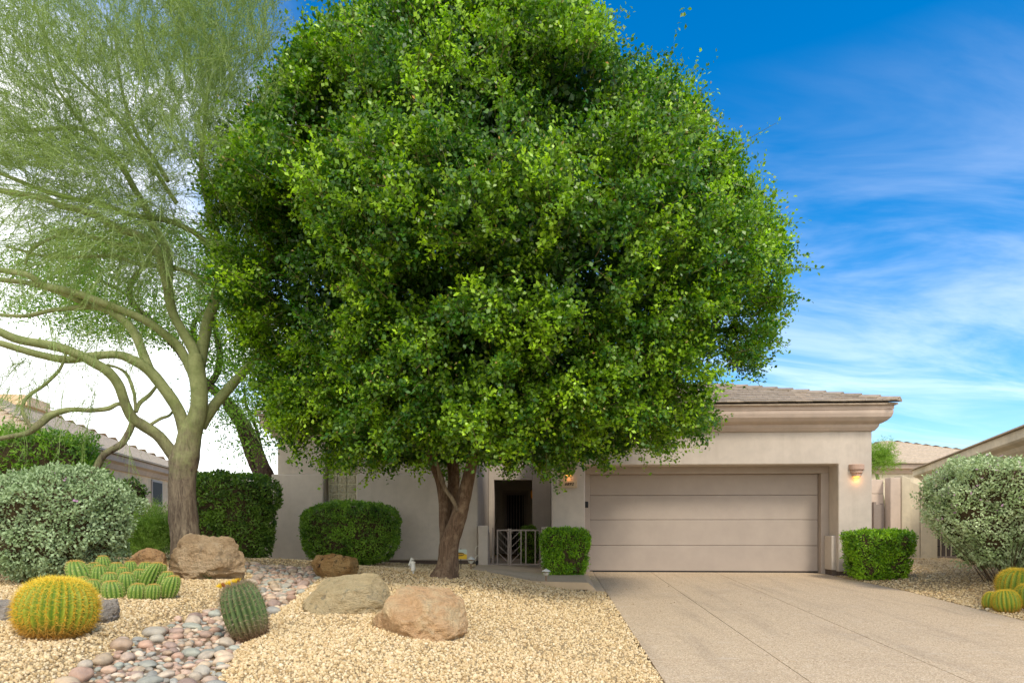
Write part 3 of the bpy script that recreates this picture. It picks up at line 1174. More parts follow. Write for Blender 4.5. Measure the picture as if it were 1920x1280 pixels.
# local x: -.36 .. .70 around the meeting line at 0
lo_x, hi_x = -.375, .72
for x, h0, h1 in ((-.375, 0, .74), (-.30, .0, .84), (-.20, .05, GH), (.30, .05, GH), (.40, .05, GH), (.60, .05, GH), (.70, .0, GH)):
    MB().box(x - .014, x + .014, -.014, .014, h0, h1).build('upright', M['gate_metal'], gate)
for s in (-1, 1):
    cx = .055 + s * .022
    MB().box(cx - .019, cx + .019, -.018, .018, -.02, GH + .02).build('stile', M['gate_metal'], gate)
for x0, x1, z0 in ((-.20, .013, GH - .03), (-.375, .013, .05), (.097, .70, GH - .03), (.097, .70, .05)):
    MB().box(x0, x1, -.016, .016, z0, z0 + .03).build('rail', M['gate_metal'], gate)
for k in range(5):
    z = .10 + k * .155
    MB().bar((-.19, 0, z + .22) if z + .22 < GH - .03 else (-.19 + (z + .22 - GH + .03), 0, GH - .03), (.03, 0, z), .012, .022, (0, 1, 0)).build('slanting_bar', M['gate_metal'], gate)
    MB().bar((.08, 0, z), (.295, 0, z + .215) if z + .215 < GH - .03 else (.295 - (z + .215 - GH + .03), 0, GH - .03), .012, .022, (0, 1, 0)).build('slanting_bar', M['gate_metal'], gate)
MB().box(.03, .08, -.03, -.018, .42, .50).build('latch', M['gate_metal'], gate)

# garden wall carrying on left of the house
lwall = MB().box(-6.3, -5.262, .95, 1.15, .0, 1.93).build('garden_wall', M['wall'], None, .015)
lwall.location = (HO[0], HO[1], 0); lwall.rotation_euler.z = -YAW
tag(lwall, 'taupe garden wall carrying on from the left end of the house', 'wall')


# ------------------------------------------------------------------ neighbours
def far_house(name, loc, rz, L, W, eave, pitch, wallm, label, courses=True, base=-.3):
    """long axis local +y, wall face on local x=0 (faces +x), body towards -x"""
    h = empty(name, loc, rz, label, 'house')
    MB().box(-W, 0, 0, L, base - loc[2], eave - loc[2]).build('wall', wallm, h, .02)
    e = eave - loc[2]
    ov = .45
    pr = [(0, e - .42), (.06, e - .42), (.14, e - .30), (.16, e - .26), (.32, e - .2), (.36, e - .02), (0, e - .02)]
    for (x0, y0, dx, dy, nx, ny, ln) in ((0, 0, 0, 1, 1, 0, L), (-W, 0, 1, 0, 0, -1, W), (0, L, -1, 0, 0, 1, W)):
        mb = MB(); k = len(pr)
        for t_ in (-.36, ln + .36):
            for o_, z in pr:
                tt = t_ if abs(o_) > .2 else min(max(t_, -.001), ln + .001)
                mb.v.append((x0 + dx * tt + nx * (o_ + .002), y0 + dy * tt + ny * (o_ + .002), z))
        for j in range(k):
            j2 = (j + 1) % k
            mb.f.append((j, j + k, j2 + k, j2))
        mb.f += [tuple(range(k)), tuple(range(2 * k - 1, k - 1, -1))]
        mb.build('cornice', M['trim'], h)
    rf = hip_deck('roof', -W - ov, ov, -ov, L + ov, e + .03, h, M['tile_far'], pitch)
    # tile courses: every row a stepped strip round the hips, joined
    hh = (W + 2 * ov) / 2 if W < L else (L + 2 * ov) / 2
    n = int(hh / .30)
    mb = MB()
    for i in range(n):
        d = i * .30
        z0 = e + .03 + d * pitch
        for (ax, ay, bx, by, ix, iy) in ((ov, -ov, ov, L + ov, -1, 0), (-W - ov, -ov, ov, -ov, 0, 1), (ov, L + ov, -W - ov, L + ov, 0, -1)):
            sx, sy = np.sign(bx - ax), np.sign(by - ay)
            p = (ax + ix * d + sx * d, ay + iy * d + sy * d); q = (bx + ix * d - sx * d, by + iy * d - sy * d)
            if (q[0] - p[0]) * sx + (q[1] - p[1]) * sy < .2: continue
            p2 = (p[0] + ix * .3, p[1] + iy * .3); q2 = (q[0] + ix * .3, q[1] + iy * .3)
            mb.add([(p[0], p[1], z0 + .01), (q[0], q[1], z0 + .01), (q[0], q[1], z0 + .028), (p[0], p[1], z0 + .028), (q2[0], q2[1], z0 + .3 * pitch + .012), (p2[0], p2[1], z0 + .3 * pitch + .012)],
                   [(0, 1, 2, 3), (3, 2, 4, 5)])
    o = mb.build('tile_courses', M['tile_far'], rf); o['kind'] = 'stuff'
    return h, rf


# left neighbour: side wall runs back to the left of the palo verde
dl = Vector((-.195, .981, 0))
lp = Vector((-12.2, 16.8, 0))
lh, lrf = far_house('neighbour_house', lp, math.atan2(.195, .981), 16.0, 11.5, 3.25, .44, M['wall_peach'], 'peach stucco neighbour house with tile roof behind the left hedges')
MB().box(-8.2, -3.7, 7.2, 9.0, 4.0, 5.62).box(-8.3, -3.58, 7.08, 9.12, 5.22, 5.36).build('chimney', M['wall_peach'], lh, .03)
wf = MB().box(.004, .05, 8.4, 9.6, 1.75, 2.75).build('window', M['jamb_paint'], lh)
MB().box(.052, .06, 8.48, 9.52, 1.83, 2.67).build('pane', M['dark'], wf)
# low far chimney seen right of the trunk
fh = empty('distant_house', (-17.2, 38, 0), 0, 'distant house roof and square chimney behind the palo verde trunk', 'house')
MB().box(-6, 2, 0, 8, -.3, 3.2).build('wall', M['wall_peach'], fh)
MB().box(-.7, .9, 2.5, 4, 2.6, 4.05).build('chimney', M['wall'], fh)
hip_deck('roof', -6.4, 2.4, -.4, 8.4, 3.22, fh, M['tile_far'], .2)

# right neighbour: eave line climbing towards the camera, seen from below
rp = Vector((9.95, 12.0, 0))
ra = math.atan2(4.75, 12.0)
rh = empty('neighbour_house', (rp.x, rp.y, 0), -ra, 'cream neighbour house on the right with its eave rising out of frame', 'house')
# body to the right (+x local); visible face local x=0 towards -x
MB().box(.45, 9, -6, 12.6, -.3, 2.80).build('wall', M['wall_cream'], rh)
mb = MB(); prr = [(.45, 2.52), (.38, 2.52), (.26, 2.62), (.20, 2.70), (.06, 2.76), (.02, 2.80), (.0, 2.99), (.45, 2.99)]
for y in (-6, 12.9):
    for x, z in prr: mb.v.append((x, y, z))
k = len(prr)
mb.f += [(j, (j + 1) % k, (j + 1) % k + k, j + k) for j in range(k)] + [tuple(reversed(range(k))), tuple(range(k, 2 * k))]
mb.build('cornice', M['wall_cream'], rh)
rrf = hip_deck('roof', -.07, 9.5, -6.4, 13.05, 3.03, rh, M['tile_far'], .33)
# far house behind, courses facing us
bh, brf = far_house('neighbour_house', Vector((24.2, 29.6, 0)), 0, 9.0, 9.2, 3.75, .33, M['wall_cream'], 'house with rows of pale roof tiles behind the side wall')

# side yard walls and metal side gate, right of the garage


def wpx(px, Y):
    return (px - 960) / FPX * Y


sw = empty('side_wall', (wpx(1690, 17.4), 17.4, 0), 0, 'cream stucco side wall with tall pier between garage and side gate', 'wall')
ox = wpx(1690, 17.4)
MB().prism([(-.02, -.1), (.22, -.1), (.22, 2.22), (-.02, 2.32)], -.06, .3).build('pier', M['wall_cream'], sw, .015)
MB().prism([(.222, -.1), (.48, -.1), (.48, 2.05), (.34, 2.12), (.222, 2.17)], -.02, .2).build('wall_panel', M['wall_cream'], sw, .01)
MB().prism([(.50, -.1), (.94, -.1), (.94, 1.9), (.50, 2.02)], -.04, .2).build('wall_panel', M['wall_cream'], sw, .01)
MB().box(-.30, -.02, -.02, .25, -.1, 2.26).build('return_wall', M['wall_pink'], sw, .01)
for k in range(6):
    MB().box(-.86, -.305, .3, .5, -.1 + k * .39, .28 + k * .39).build('block', M['wall_pink'], sw, .008)
MB().box(-.62, -.56, .2, .29, -.1, 1.62).box(-.40, -.34, .2, .29, -.1, 1.58).box(-.56, -.40, .2, .25, .1, 1.55).build('utility_box', M['gate_metal'], sw)
sg = empty('side_gate', (wpx(1752, 17.4), 17.42, 0), 0, 'metal barred side gate partly hidden by the flowering shrub', 'gate')
MB().box(.0, .05, -.03, .03, .1, 1.3).box(.98, 1.03, -.03, .03, .1, 1.3).box(.05, .98, -.03, .03, .12, .17).box(.05, .98, -.03, .03, 1.22, 1.27).build('frame', M['gate_metal'], sg)
MB().box(.05, .98, .02, .026, .17, 1.22).build('mesh_screen', plain('dark_screen', (.12, .10, .085), .6, .3), sg)
for k in range(6):
    MB().box(.17 + k * .14, .185 + k * .14, -.02, .012, .17, 1.22).build('bar', M['wall_cream'], sg)
MB().box(-.02, .12, -.06, -.03, .42, .44).build('latch', M['rubber'], sg)
gw3 = MB().box(wpx(1752, 17.4) + 1.04, wpx(1752, 17.4) + 5, 17.3, 17.5, -.1, 2.0).build('garden_wall', M['wall_cream'], None)
tag(gw3, 'cream garden wall behind the flowering shrub, right of the side gate', 'wall')

# low desert hill far behind on the right
hx = np.linspace(60, 420, 60); hy = np.linspace(330, 520, 30)
HX, HY = np.meshgrid(hx, hy)
HZ = 52 * np.exp(-((HX - 215) / 70) ** 2) * np.exp(-((HY - 430) / 70) ** 2) * (1 + .12 * fbm(np.stack([HX / 14, HY / 14, HX * 0], -1).reshape(-1, 3), 4, 2).reshape(HX.shape)) - 3
ii = np.arange(HX.size).reshape(HX.shape)
ff = np.stack([ii[:-1, :-1], ii[:-1, 1:], ii[1:, 1:], ii[1:, :-1]], -1).reshape(-1, 4)
t = NT('desert_hill')
n = t.noise(t.pos(), .12, 6, .7)
t.set(t.ramp(n, [(.35, (.10, .12, .05)), (.5, (.36, .26, .17)), (.7, (.45, .34, .25))]), .95, .1)
tag(link_mesh('hill', np_mesh('hill', np.stack([HX, HY, HZ], -1).reshape(-1, 3), ff), t.m, smooth=True), 'rocky desert hill far behind the houses', kind='structure')


# ------------------------------------------------------------------ plants: shared builders
def leaf_arrays(pos, axis, nrm, length, width, fold=.18):
    axis = unit(axis)
    side = unit(np.cross(axis, nrm))
    n = np.cross(side, axis)
    L, Wd = np.asarray(length)[:, None], np.asarray(width)[:, None]
    mid = pos + axis * L * .5 + n * Wd * fold
    v = np.stack([pos, mid + side * Wd * .5, pos + axis * L, mid - side * Wd * .5], 1)
    return v.reshape(-1, 3)


def leaf_object(name, mat, parent, pos, axis, nrm, length, width, col, fold=.18):
    v = leaf_arrays(pos, axis, nrm, length, width, fold)
    f = np.arange(len(v), dtype=np.int32).reshape(-1, 4)
    me = np_mesh(name, v, f, np.repeat(col, 4, 0))
    return link_mesh(name, me, mat, parent)


def ribbons(P3, width, side):
    """P3 (N,K,3) polylines, width (N,K), side (N,3) -> verts, quads"""
    N, K, _ = P3.shape
    s = side[:, None, :] * width[:, :, None] * .5
    v = np.stack([P3 - s, P3 + s], 2).reshape(-1, 3)
    b = (np.arange(N) * K * 2)[:, None] + (np.arange(K - 1) * 2)[None]
    f = np.stack([b, b + 1, b + 3, b + 2], -1).reshape(-1, 4)
    return v, f


def pick(c0, c1, t):
    return np.asarray(c0)[None] * (1 - t[:, None]) + np.asarray(c1)[None] * t[:, None]


M['leaf'] = leaf_mat('tree_leaf', .36, .40, .5)
M['leaf_hedge'] = leaf_mat('hedge_leaf', .25, .45, .4)
M['leaf_sage'] = leaf_mat('sage_leaf', .15, .8, .15, (1.1, 1.2, .8))
M['leaf_soft'] = leaf_mat('feathery_leaf', .35, .6, .25)
M['petal'] = leaf_mat('petal', .35, .6, .2, (1.2, 1.1, 1.0))
M['bark'] = bark_mat('ironwood_bark', (.085, .052, .032), (.21, .14, .088), (.30, .22, .14))
M['bark_green'] = bark_mat('palo_verde_bark', (.075, .055, .040), (.25, .20, .135), (.10, .07, .05), 7, .6, ((.22, .26, .095), (.35, .38, .17), 1.7, 2.8))
M['bark_old'] = bark_mat('old_palo_verde_bark', (.13, .095, .065), (.31, .25, .165), (.10, .07, .05), 7, .7)
M['bark_dark'] = bark_mat('mesquite_bark', (.035, .024, .018), (.10, .065, .048), (.16, .11, .08))
M['twig'] = plain('brown_twigs', (.085, .058, .035), .9, .1, var=.5, scale=40)


# ------------------------------------------------------------------ the large tree in front of the house
TB = G(842, 1081)
TREE_Y = TB.y
print('TREE base', tuple(TB))
tree = empty('leafy_tree', TB, 0, 'large dense round green tree with three brown trunks before the house', 'tree')


def trunk_tube(mb, pts, n=12, bump=.16, seed=0., sub=5, base=None, Yd=None):
    """pts: (px, py, width px, depth offset) of the photograph at depth Yd"""
    out, rad = [], []
    for px, py, w, dy in catmull(pts, sub):
        y = Yd + dy
        out.append(P(px, py, y)); rad.append(max(w, .5) / 2 / FPX * y)
    if base is not None:
        out = [p - Vector(base) for p in out]
    mb.tube(out, rad, n, bump, True, seed)
    return out, rad


def stem(name, pts, mat, parent, Yd, n=12, bump=.16, seed=0., sub=5):
    mb = MB()
    r = trunk_tube(mb, pts, n, bump, seed, sub, parent.location, Yd)
    mb.build(name, mat, parent, smooth=True)
    return r


T_ = TREE_Y
stem('trunk', [(832, 1096, 74, 0), (835, 1080, 52, 0), (839, 1060, 41, 0), (841, 1040, 37, 0), (845, 1012, 36, 0), (856, 980, 32, -.05), (868, 940, 27, -.1), (877, 900, 24, -.1), (886, 860, 20, -.1), (890, 820, 18, -.1), (905, 700, 15, .1), (925, 560, 12, .1)], M['bark'], tree, T_, 20, .13, 1, 8)
stem('trunk', [(830, 1088, 34, .08), (836, 1050, 30, .1), (836, 1010, 24, .14), (833, 980, 20, .2), (832, 940, 19, .2), (826, 905, 18, .2), (815, 875, 18, .2), (804, 845, 17, .2), (780, 760, 16, .2), (730, 640, 12, .1), (690, 500, 9, 0)], M['bark'], tree, T_, 18, .13, 2, 8)
stem('trunk', [(846, 1040, 24, .25), (846, 990, 24, .35), (848, 940, 24, .45), (851, 900, 23, .5), (848, 860, 20, .55), (850, 820, 19, .6), (858, 740, 18, .6), (840, 600, 16, .6), (850, 420, 12, .7)], M['bark'], tree, T_, 14, .13, 3, 6)
stem('branch', [(857, 958, 8, -.18), (853, 945, 8, -.22), (846, 932, 8, -.24), (835, 917, 8, -.24), (827, 897, 8, -.24), (820, 872, 7, -.24), (812, 845, 7, -.2), (790, 800, 8, -.2)], M['bark_old'], tree, T_, 8, .1, 4)
for i, (a, b, c) in enumerate([((884, 800), (1010, 700), (1180, 600)), ((900, 690), (1030, 540), (1150, 380)), ((780, 760), (650, 690), (520, 600)), ((730, 640), (600, 500), (480, 400)), ((850, 500), (870, 300), (900, 120)), ((925, 560), (1060, 380), (1120, 200)), ((740, 640), (690, 420), (640, 200)), ((884, 800), (1050, 780), (1250, 760))]):
    stem('limb', [(*a, 20, .1), (*b, 14, random.uniform(-.8, .5)), (*c, 6, random.uniform(-1.4, .8))], M['bark'], tree, T_, 8, .1, i, 5)

# crown outline taken from its silhouette (photo row, left, right)
PROFILE = [(-30, 800, 930), (0, 730, 1030), (40, 660, 1095), (80, 592, 1140), (120, 548, 1195), (190, 508, 1280), (260, 460, 1362), (330, 405, 1395), (400, 385, 1445), (500, 412, 1478), (580, 432, 1490), (640, 455, 1455), (700, 475, 1400), (760, 500, 1365), (800, 512, 1330), (845, 530, 1275), (855, 610, 1180), (866, 690, 1080)]
Yc = T_ - .15
pz = np.array([EYE + (985 - r[0]) / FPX * Yc for r in PROFILE])[::-1]
pL = np.array([(r[1] - 960) / FPX * Yc for r in PROFILE])[::-1]
pR = np.array([(r[2] - 960) / FPX * Yc for r in PROFILE])[::-1]


def crown_xyz(z, th, f):
    l, r = np.interp(z, pz, pL), np.interp(z, pz, pR)
    cx, hx_ = (l + r) / 2, (r - l) / 2
    wob = 1 + .07 * vnoise(np.stack([np.cos(th) * 2.2 + 9, np.sin(th) * 2.2, z * .9], -1), 4)
    ry = np.minimum(hx_ * .74, 3.25)
    return np.stack([cx + np.maximum(hx_ - .06, .2) * f * wob * np.cos(th), Yc + ry * f * wob * np.sin(th), z], -1)


def hull_in(p, margin):
    """pull clump centres that bulge past the crown's outline back towards its heart"""
    rows = np.array([r[0] for r in PROFILE], float); Lp = np.array([r[1] for r in PROFILE], float); Rp = np.array([r[2] for r in PROFILE], float)
    heart = np.array([(pL.mean() + pR.mean()) / 2, Yc, 4.6])
    p = p.copy()
    for _ in range(16):
        px = 960 + p[:, 0] / p[:, 1] * FPX; py = 985 - (p[:, 2] - EYE) / p[:, 1] * FPX
        m = margin * FPX / p[:, 1]
        bad = (px < np.interp(py, rows, Lp) + m) | (px > np.interp(py, rows, Rp) - m) | (py < rows[0] + m)
        bad &= py < 830
        if not bad.any(): break
        p[bad] = heart + (p[bad] - heart) * .955
    return p


def crown_out(p):
    z = p[:, 2]
    l, r = np.interp(z, pz, pL), np.interp(z, pz, pR)
    cx = (l + r) / 2
    zc = np.clip(z, 2.9, 6.0)
    return unit(np.stack([p[:, 0] - cx, (p[:, 1] - Yc) * 1.4, (z - zc) * 1.5], -1))


def make_crown():
    zz = rng.uniform(pz[0] + .05, pz[-1] - .05, 9000)
    wgt = np.interp(zz, pz, (pR - pL) / 2) / 4.6
    zz = zz[rng.uniform(size=len(zz)) < wgt + .06]
    th = rng.uniform(0, 2 * math.pi, len(zz))
    back = np.sin(th) > .25                # rear of the crown: fewer
    keep = ~back | (rng.uniform(size=len(zz)) < .45)
    zz, th = zz[keep][:2500], th[keep][:2500]
    f = 1 - rng.uniform(0, 1, len(zz)) ** 1.5 * .40
    C = crown_xyz(zz, th, f)
    # hollows between the boughs
    pocket = fbm(C * 1.35 + 31, 2, 17)
    keep = (pocket > -.20) | (f < .70)
    C = C[keep]
    # underside and top
    nb = 230
    zb = pz[0] + .30 + rng.uniform(0, .55, nb)
    Cb = crown_xyz(zb, rng.uniform(0, 6.283, nb), np.sqrt(rng.uniform(0, 1, nb)) * .98)
    nt_ = 90
    Ct = crown_xyz(rng.uniform(pz[-4], pz[-1], nt_), rng.uniform(0, 6.283, nt_), np.sqrt(rng.uniform(0, 1, nt_)))
    C = np.concatenate([C, Cb, Ct])
    C = hull_in(C, rng.uniform(-.02, .24, len(C)))
    nC = len(C)
    O = crown_out(C)
    hgt = np.clip((C[:, 2] - pz[0]) / (pz[-1] - pz[0]), 0, 1)
    # shoots
    S = 14
    ci = np.repeat(np.arange(nC), S)
    n = len(ci)
    up = np.stack([np.zeros(n), np.zeros(n), .15 + .75 * hgt[ci] ** 1.2 - .35 * (hgt[ci] < .12)], -1)
    sd_ = unit(O[ci] * .85 + rng.normal(0, .62, (n, 3)) + up)
    start = C[ci] + rng.normal(0, .085, (n, 3)) - O[ci] * .05
    slen = rng.uniform(.14, .34, n) * (1 + .55 * (rng.uniform(size=n) < .14 + .22 * hgt[ci]))
    sprig = (rng.uniform(size=n) < .035) & (hgt[ci] > .25)          # loose upright sprigs
    slen = np.where(sprig, rng.uniform(.45, .85, n), slen)
    sd_ = np.where(sprig[:, None], unit(sd_ + np.array([0, 0, .7])), sd_)
    cl_young = rng.beta(.6, 1.2, nC)
    young = np.clip(cl_young[ci] * .75 + (rng.uniform(size=n) < .10) * .45 + rng.normal(0, .12, n), 0, 1)
    # leaves on shoots
    K = 19
    si = np.repeat(np.arange(n), K)
    t = np.tile((np.arange(K) + .5) / K, n) + rng.uniform(-.03, .03, n * K)
    m = len(si)
    bend = np.array([0, 0, -.12]) * (t ** 2)[:, None]
    p = start[si] + sd_[si] * (t * slen[si])[:, None] + bend * slen[si][:, None] + rng.normal(0, .028, (m, 3))
    ax = unit(sd_[si] * .55 + rng.normal(0, .75, (m, 3)) + np.array([0, 0, .05]))
    nr = unit(O[ci][si] * .7 + rng.normal(0, .42, (m, 3)) + np.array([0, -.1, .55]))
    ln = rng.uniform(.034, .070, m)
    y_ = np.clip(young[si] * (.45 + .75 * t) + rng.normal(0, .08, m), 0, 1)
    c = pick((.036, .130, .008), (.440, .680, .020), y_)
    c *= rng.uniform(.85, 1.15, (m, 1))
    leaf_object('crown', M['leaf'], tree, p - np.array(TB), ax, nr, ln, ln * rng.uniform(.55, .8, m), c)
    # slender twigs carrying the shoots
    q = rng.uniform(size=n) < .45
    P3 = np.stack([start[q] - sd_[q] * .12, start[q] + sd_[q] * (slen[q] * .5)[:, None], start[q] + sd_[q] * (slen[q] * .95)[:, None] + np.array([0, 0, -.1]) * slen[q][:, None]], 1) - np.array(TB)
    v, fq = ribbons(P3, np.tile(np.array([.010, .007, .004]), (q.sum(), 1)), unit(np.cross(sd_[q], sph(q.sum()))))
    o = link_mesh('twigs', np_mesh('twigs', v, fq, np.repeat(pick((.16, .11, .06), (.14, .18, .05), rng.uniform(size=q.sum())), 6, 0)), M['leaf_hedge'], tree)
    o['kind'] = 'stuff'
    # inner leaves that close the crown, coloured darker for its shaded inside
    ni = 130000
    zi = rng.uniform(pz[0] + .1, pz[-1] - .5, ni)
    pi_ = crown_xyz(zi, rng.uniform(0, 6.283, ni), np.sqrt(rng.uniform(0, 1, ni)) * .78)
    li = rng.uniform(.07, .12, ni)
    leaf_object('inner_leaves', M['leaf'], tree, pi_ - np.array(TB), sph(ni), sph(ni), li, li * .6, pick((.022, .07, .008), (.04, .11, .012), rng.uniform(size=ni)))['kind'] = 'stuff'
    # pale catkin blossoms near the shoot tips
    b = rng.choice(n, 2300, replace=False)
    bp = start[b] + sd_[b] * (slen[b] * rng.uniform(.75, 1.05, 2300))[:, None]
    ba = unit(sd_[b] + rng.normal(0, .5, (2300, 3)))
    bn = sph(2300)
    bl = rng.uniform(.028, .052, 2300)
    bc = pick((.62, .55, .26), (.72, .46, .16), rng.uniform(size=2300) ** 2)
    pp = np.concatenate([bp, bp]) - np.array(TB); aa = np.concatenate([ba, ba]); nn = np.concatenate([bn, unit(np.cross(ba, bn))])
    leaf_object('blossoms', M['petal'], tree, pp, aa, nn, np.tile(bl, 2), np.tile(bl * .48, 2), np.tile(bc, (2, 1)))['kind'] = 'stuff'


make_crown()


# ------------------------------------------------------------------ palo verde on the left
PB = G(347, 1062)
PB = Vector(((347 - 960) / FPX * 9.4, 9.4, gz((347 - 960) / FPX * 9.4, 9.4)))
PY = PB.y
palo = empty('palo_verde_tree', PB, 0, 'spreading palo verde with smooth green limbs and wispy foliage at left', 'tree')
stem('trunk', [(350, 1075, 62, 0), (348, 1040, 54, 0), (346, 1000, 50, 0), (343, 960, 48, 0), (342, 920, 47, 0), (342, 885, 50, 0), (346, 858, 52, 0), (352, 835, 44, 0), (358, 808, 36, 0)], M['bark_green'], palo, PY, 16, .12, 5)
limbs = {
    'main': [(345, 880, 40, 0), (352, 835, 43, 0), (358, 808, 40, 0), (370, 778, 33, 0), (374, 740, 30, 0), (369, 698, 30, 0), (366, 665, 26, 0)],
    'l1': [(338, 872, 24, 0), (323, 850, 23, 0), (298, 818, 21, -.1), (270, 798, 21, -.2), (250, 785, 20, -.3), (236, 760, 18, -.4), (222, 721, 18, -.5), (202, 696, 18, -.6), (169, 676, 18, -.7), (141, 662, 17, -.8), (107, 650, 17, -.9), (37, 637, 16, -1.1), (0, 622, 15, -1.2), (-70, 590, 12, -1.3)],
    'l2': [(350, 830, 24, 0), (343, 795, 23, -.05), (332, 764, 22, -.1), (309, 730, 21, -.2), (281, 696, 20, -.3), (253, 677, 18, -.4), (219, 665, 15, -.5), (169, 668, 15, -.5), (135, 674, 14, -.5), (107, 672, 14, -.6), (56, 660, 13, -.7), (0, 643, 12, -.8), (-70, 625, 9, -.9)],
    'l2b': [(284, 700, 16, -.3), (272, 672, 17, -.25), (265, 655, 16, -.2), (255, 630, 16, -.2), (237, 605, 15, -.2), (212, 587, 14, -.2), (180, 575, 13, -.2), (140, 577, 9, -.2), (95, 582, 8, -.2), (50, 592, 7, -.2), (0, 590, 6, -.2)],
    'l2c': [(180, 576, 10, -.2), (150, 564, 12, -.3), (125, 552, 12, -.3), (90, 540, 11, -.3), (50, 530, 10, -.4), (0, 524, 9, -.4), (-60, 515, 7, -.4)],
    's5': [(362, 705, 18, .1), (357, 692, 17, .1), (337, 652, 16, .1), (307, 625, 15, 0), (275, 602, 15, -.1), (237, 585, 14, -.2), (200, 570, 14, -.3), (150, 552, 14, -.4), (112, 542, 14, -.5), (82, 535, 13, -.5), (55, 517, 12, -.6), (25, 510, 11, -.6), (-50, 500, 9, -.7)],
    's1': [(368, 680, 22, .1), (362, 655, 20, .1), (337, 612, 17, .1), (322, 580, 17, .1), (315, 535, 18, .1), (317, 505, 15, .1), (312, 467, 14, .1), (292, 430, 12, .1), (280, 405, 12, .1), (267, 380, 11, .1), (250, 350, 11, 0), (230, 315, 11, 0), (200, 280, 10, 0), (165, 246, 9, 0), (125, 240, 8, 0), (50, 245, 7, 0), (-20, 248, 5, 0)],
    's2': [(315, 540, 15, 0), (310, 525, 15, 0), (300, 485, 14, -.1), (290, 460, 14, -.1), (262, 442, 14, -.2), (225, 430, 14, -.3), (195, 412, 13, -.3), (162, 397, 13, -.4), (112, 385, 12, -.5), (85, 373, 12, -.5), (0, 357, 11, -.6), (-60, 345, 9, -.6)],
    's4': [(372, 690, 24, .2), (380, 650, 22, .25), (390, 600, 20, .3), (404, 560, 18, .3), (412, 510, 16, .3), (415, 460, 14, .3), (400, 420, 12, .3), (385, 360, 11, .3), (378, 300, 10, .3), (384, 230, 8, .3), (392, 150, 6, .3), (400, 60, 4, .3)],
    's3': [(412, 480, 10, .3), (370, 440, 10, .2), (325, 417, 10, .1), (295, 410, 10, .1), (265, 406, 10, 0), (237, 401, 9, 0), (212, 390, 9, 0), (180, 380, 9, 0), (125, 370, 9, -.1), (75, 355, 8, -.2), (0, 325, 7, -.3), (-50, 310, 6, -.3)],
    's6': [(408, 540, 10, .3), (362, 515, 9, .25), (325, 502, 9, .2), (275, 497, 8, .2), (250, 492, 8, .2), (217, 480, 7, .2), (187, 480, 7, .2), (125, 482, 6, .2), (82, 480, 6, .2), (50, 472, 5, .2), (12, 462, 5, .2)],
    's7': [(290, 474, 8, -.1), (250, 467, 8, -.1), (212, 455, 8, -.1), (175, 445, 7, -.1), (132, 432, 7, -.1), (100, 445, 6, -.1), (60, 467, 6, -.1), (47, 497, 4, -.1)],
    'r1': [(376, 800, 22, .1), (391, 776, 20, .15), (408, 752, 19, .2), (427, 730, 18, .25), (450, 705, 16, .3), (470, 680, 12, .3), (490, 640, 8, .3)],
    'hang': [(250, 787, 12, -.3), (244, 805, 12, -.3), (236, 820, 12, -.3), (225, 834, 12, -.35), (200, 848, 13, -.4), (188, 862, 13, -.4), (176, 888, 13, -.4)],
    'hang2': [(238, 764, 9, -.4), (222, 757, 8, -.4), (202, 766, 9, -.5), (169, 769, 9, -.5), (132, 768, 10, -.6), (96, 778, 13, -.6), (73, 796, 13, -.7), (53, 811, 10, -.7), (20, 818, 9, -.8), (-20, 826, 8, -.8)],
    'hang3': [(60, 803, 6, -.7), (46, 780, 7, -.7), (42, 765, 6, -.7), (50, 745, 6, -.7), (84, 721, 6, -.7), (112, 693, 5, -.7), (125, 660, 4, -.7)],
    'tw1': [(276, 800, 6, -.2), (300, 785, 6, -.1), (318, 778, 5, 0), (330, 760, 4, .1)],
    'tw2': [(255, 772, 7, -.3), (262, 755, 8, -.2), (280, 740, 7, -.1), (296, 720, 5, 0)],
    'tw3': [(254, 770, 5, -.3), (252, 740, 6, -.3), (240, 705, 6, -.3), (222, 690, 5, -.3), (200, 684, 5, -.3)],
    'up1': [(315, 340, 8, 0), (290, 300, 8, 0), (262, 262, 7, 0), (242, 215, 6, 0), (225, 150, 5, 0), (215, 60, 4, 0)],
    'up2': [(330, 380, 9, .2), (300, 335, 8, .2), (270, 290, 8, .2), (235, 240, 8, .2), (190, 190, 7, .2), (120, 120, 6, .2), (70, 40, 5, .2)],
    'up3': [(165, 246, 7, 0), (130, 200, 6, 0), (100, 150, 5, 0), (85, 80, 4, 0), (80, 10, 3, 0)],
}
limb_pts = []
for nm_, pts in limbs.items():
    big = pts[0][2] > 12
    o_, r_ = stem('limb', pts, M['bark_green'], palo, PY, 10 if big else 7, .07, hash(nm_) % 97 if False else len(nm_) * 7.3, 5)
    for p_, rr in zip(o_, r_):
        limb_pts.append((p_.x + PB.x, p_.y + PB.y, p_.z + PB.z, rr))
LP_ = np.array(limb_pts)


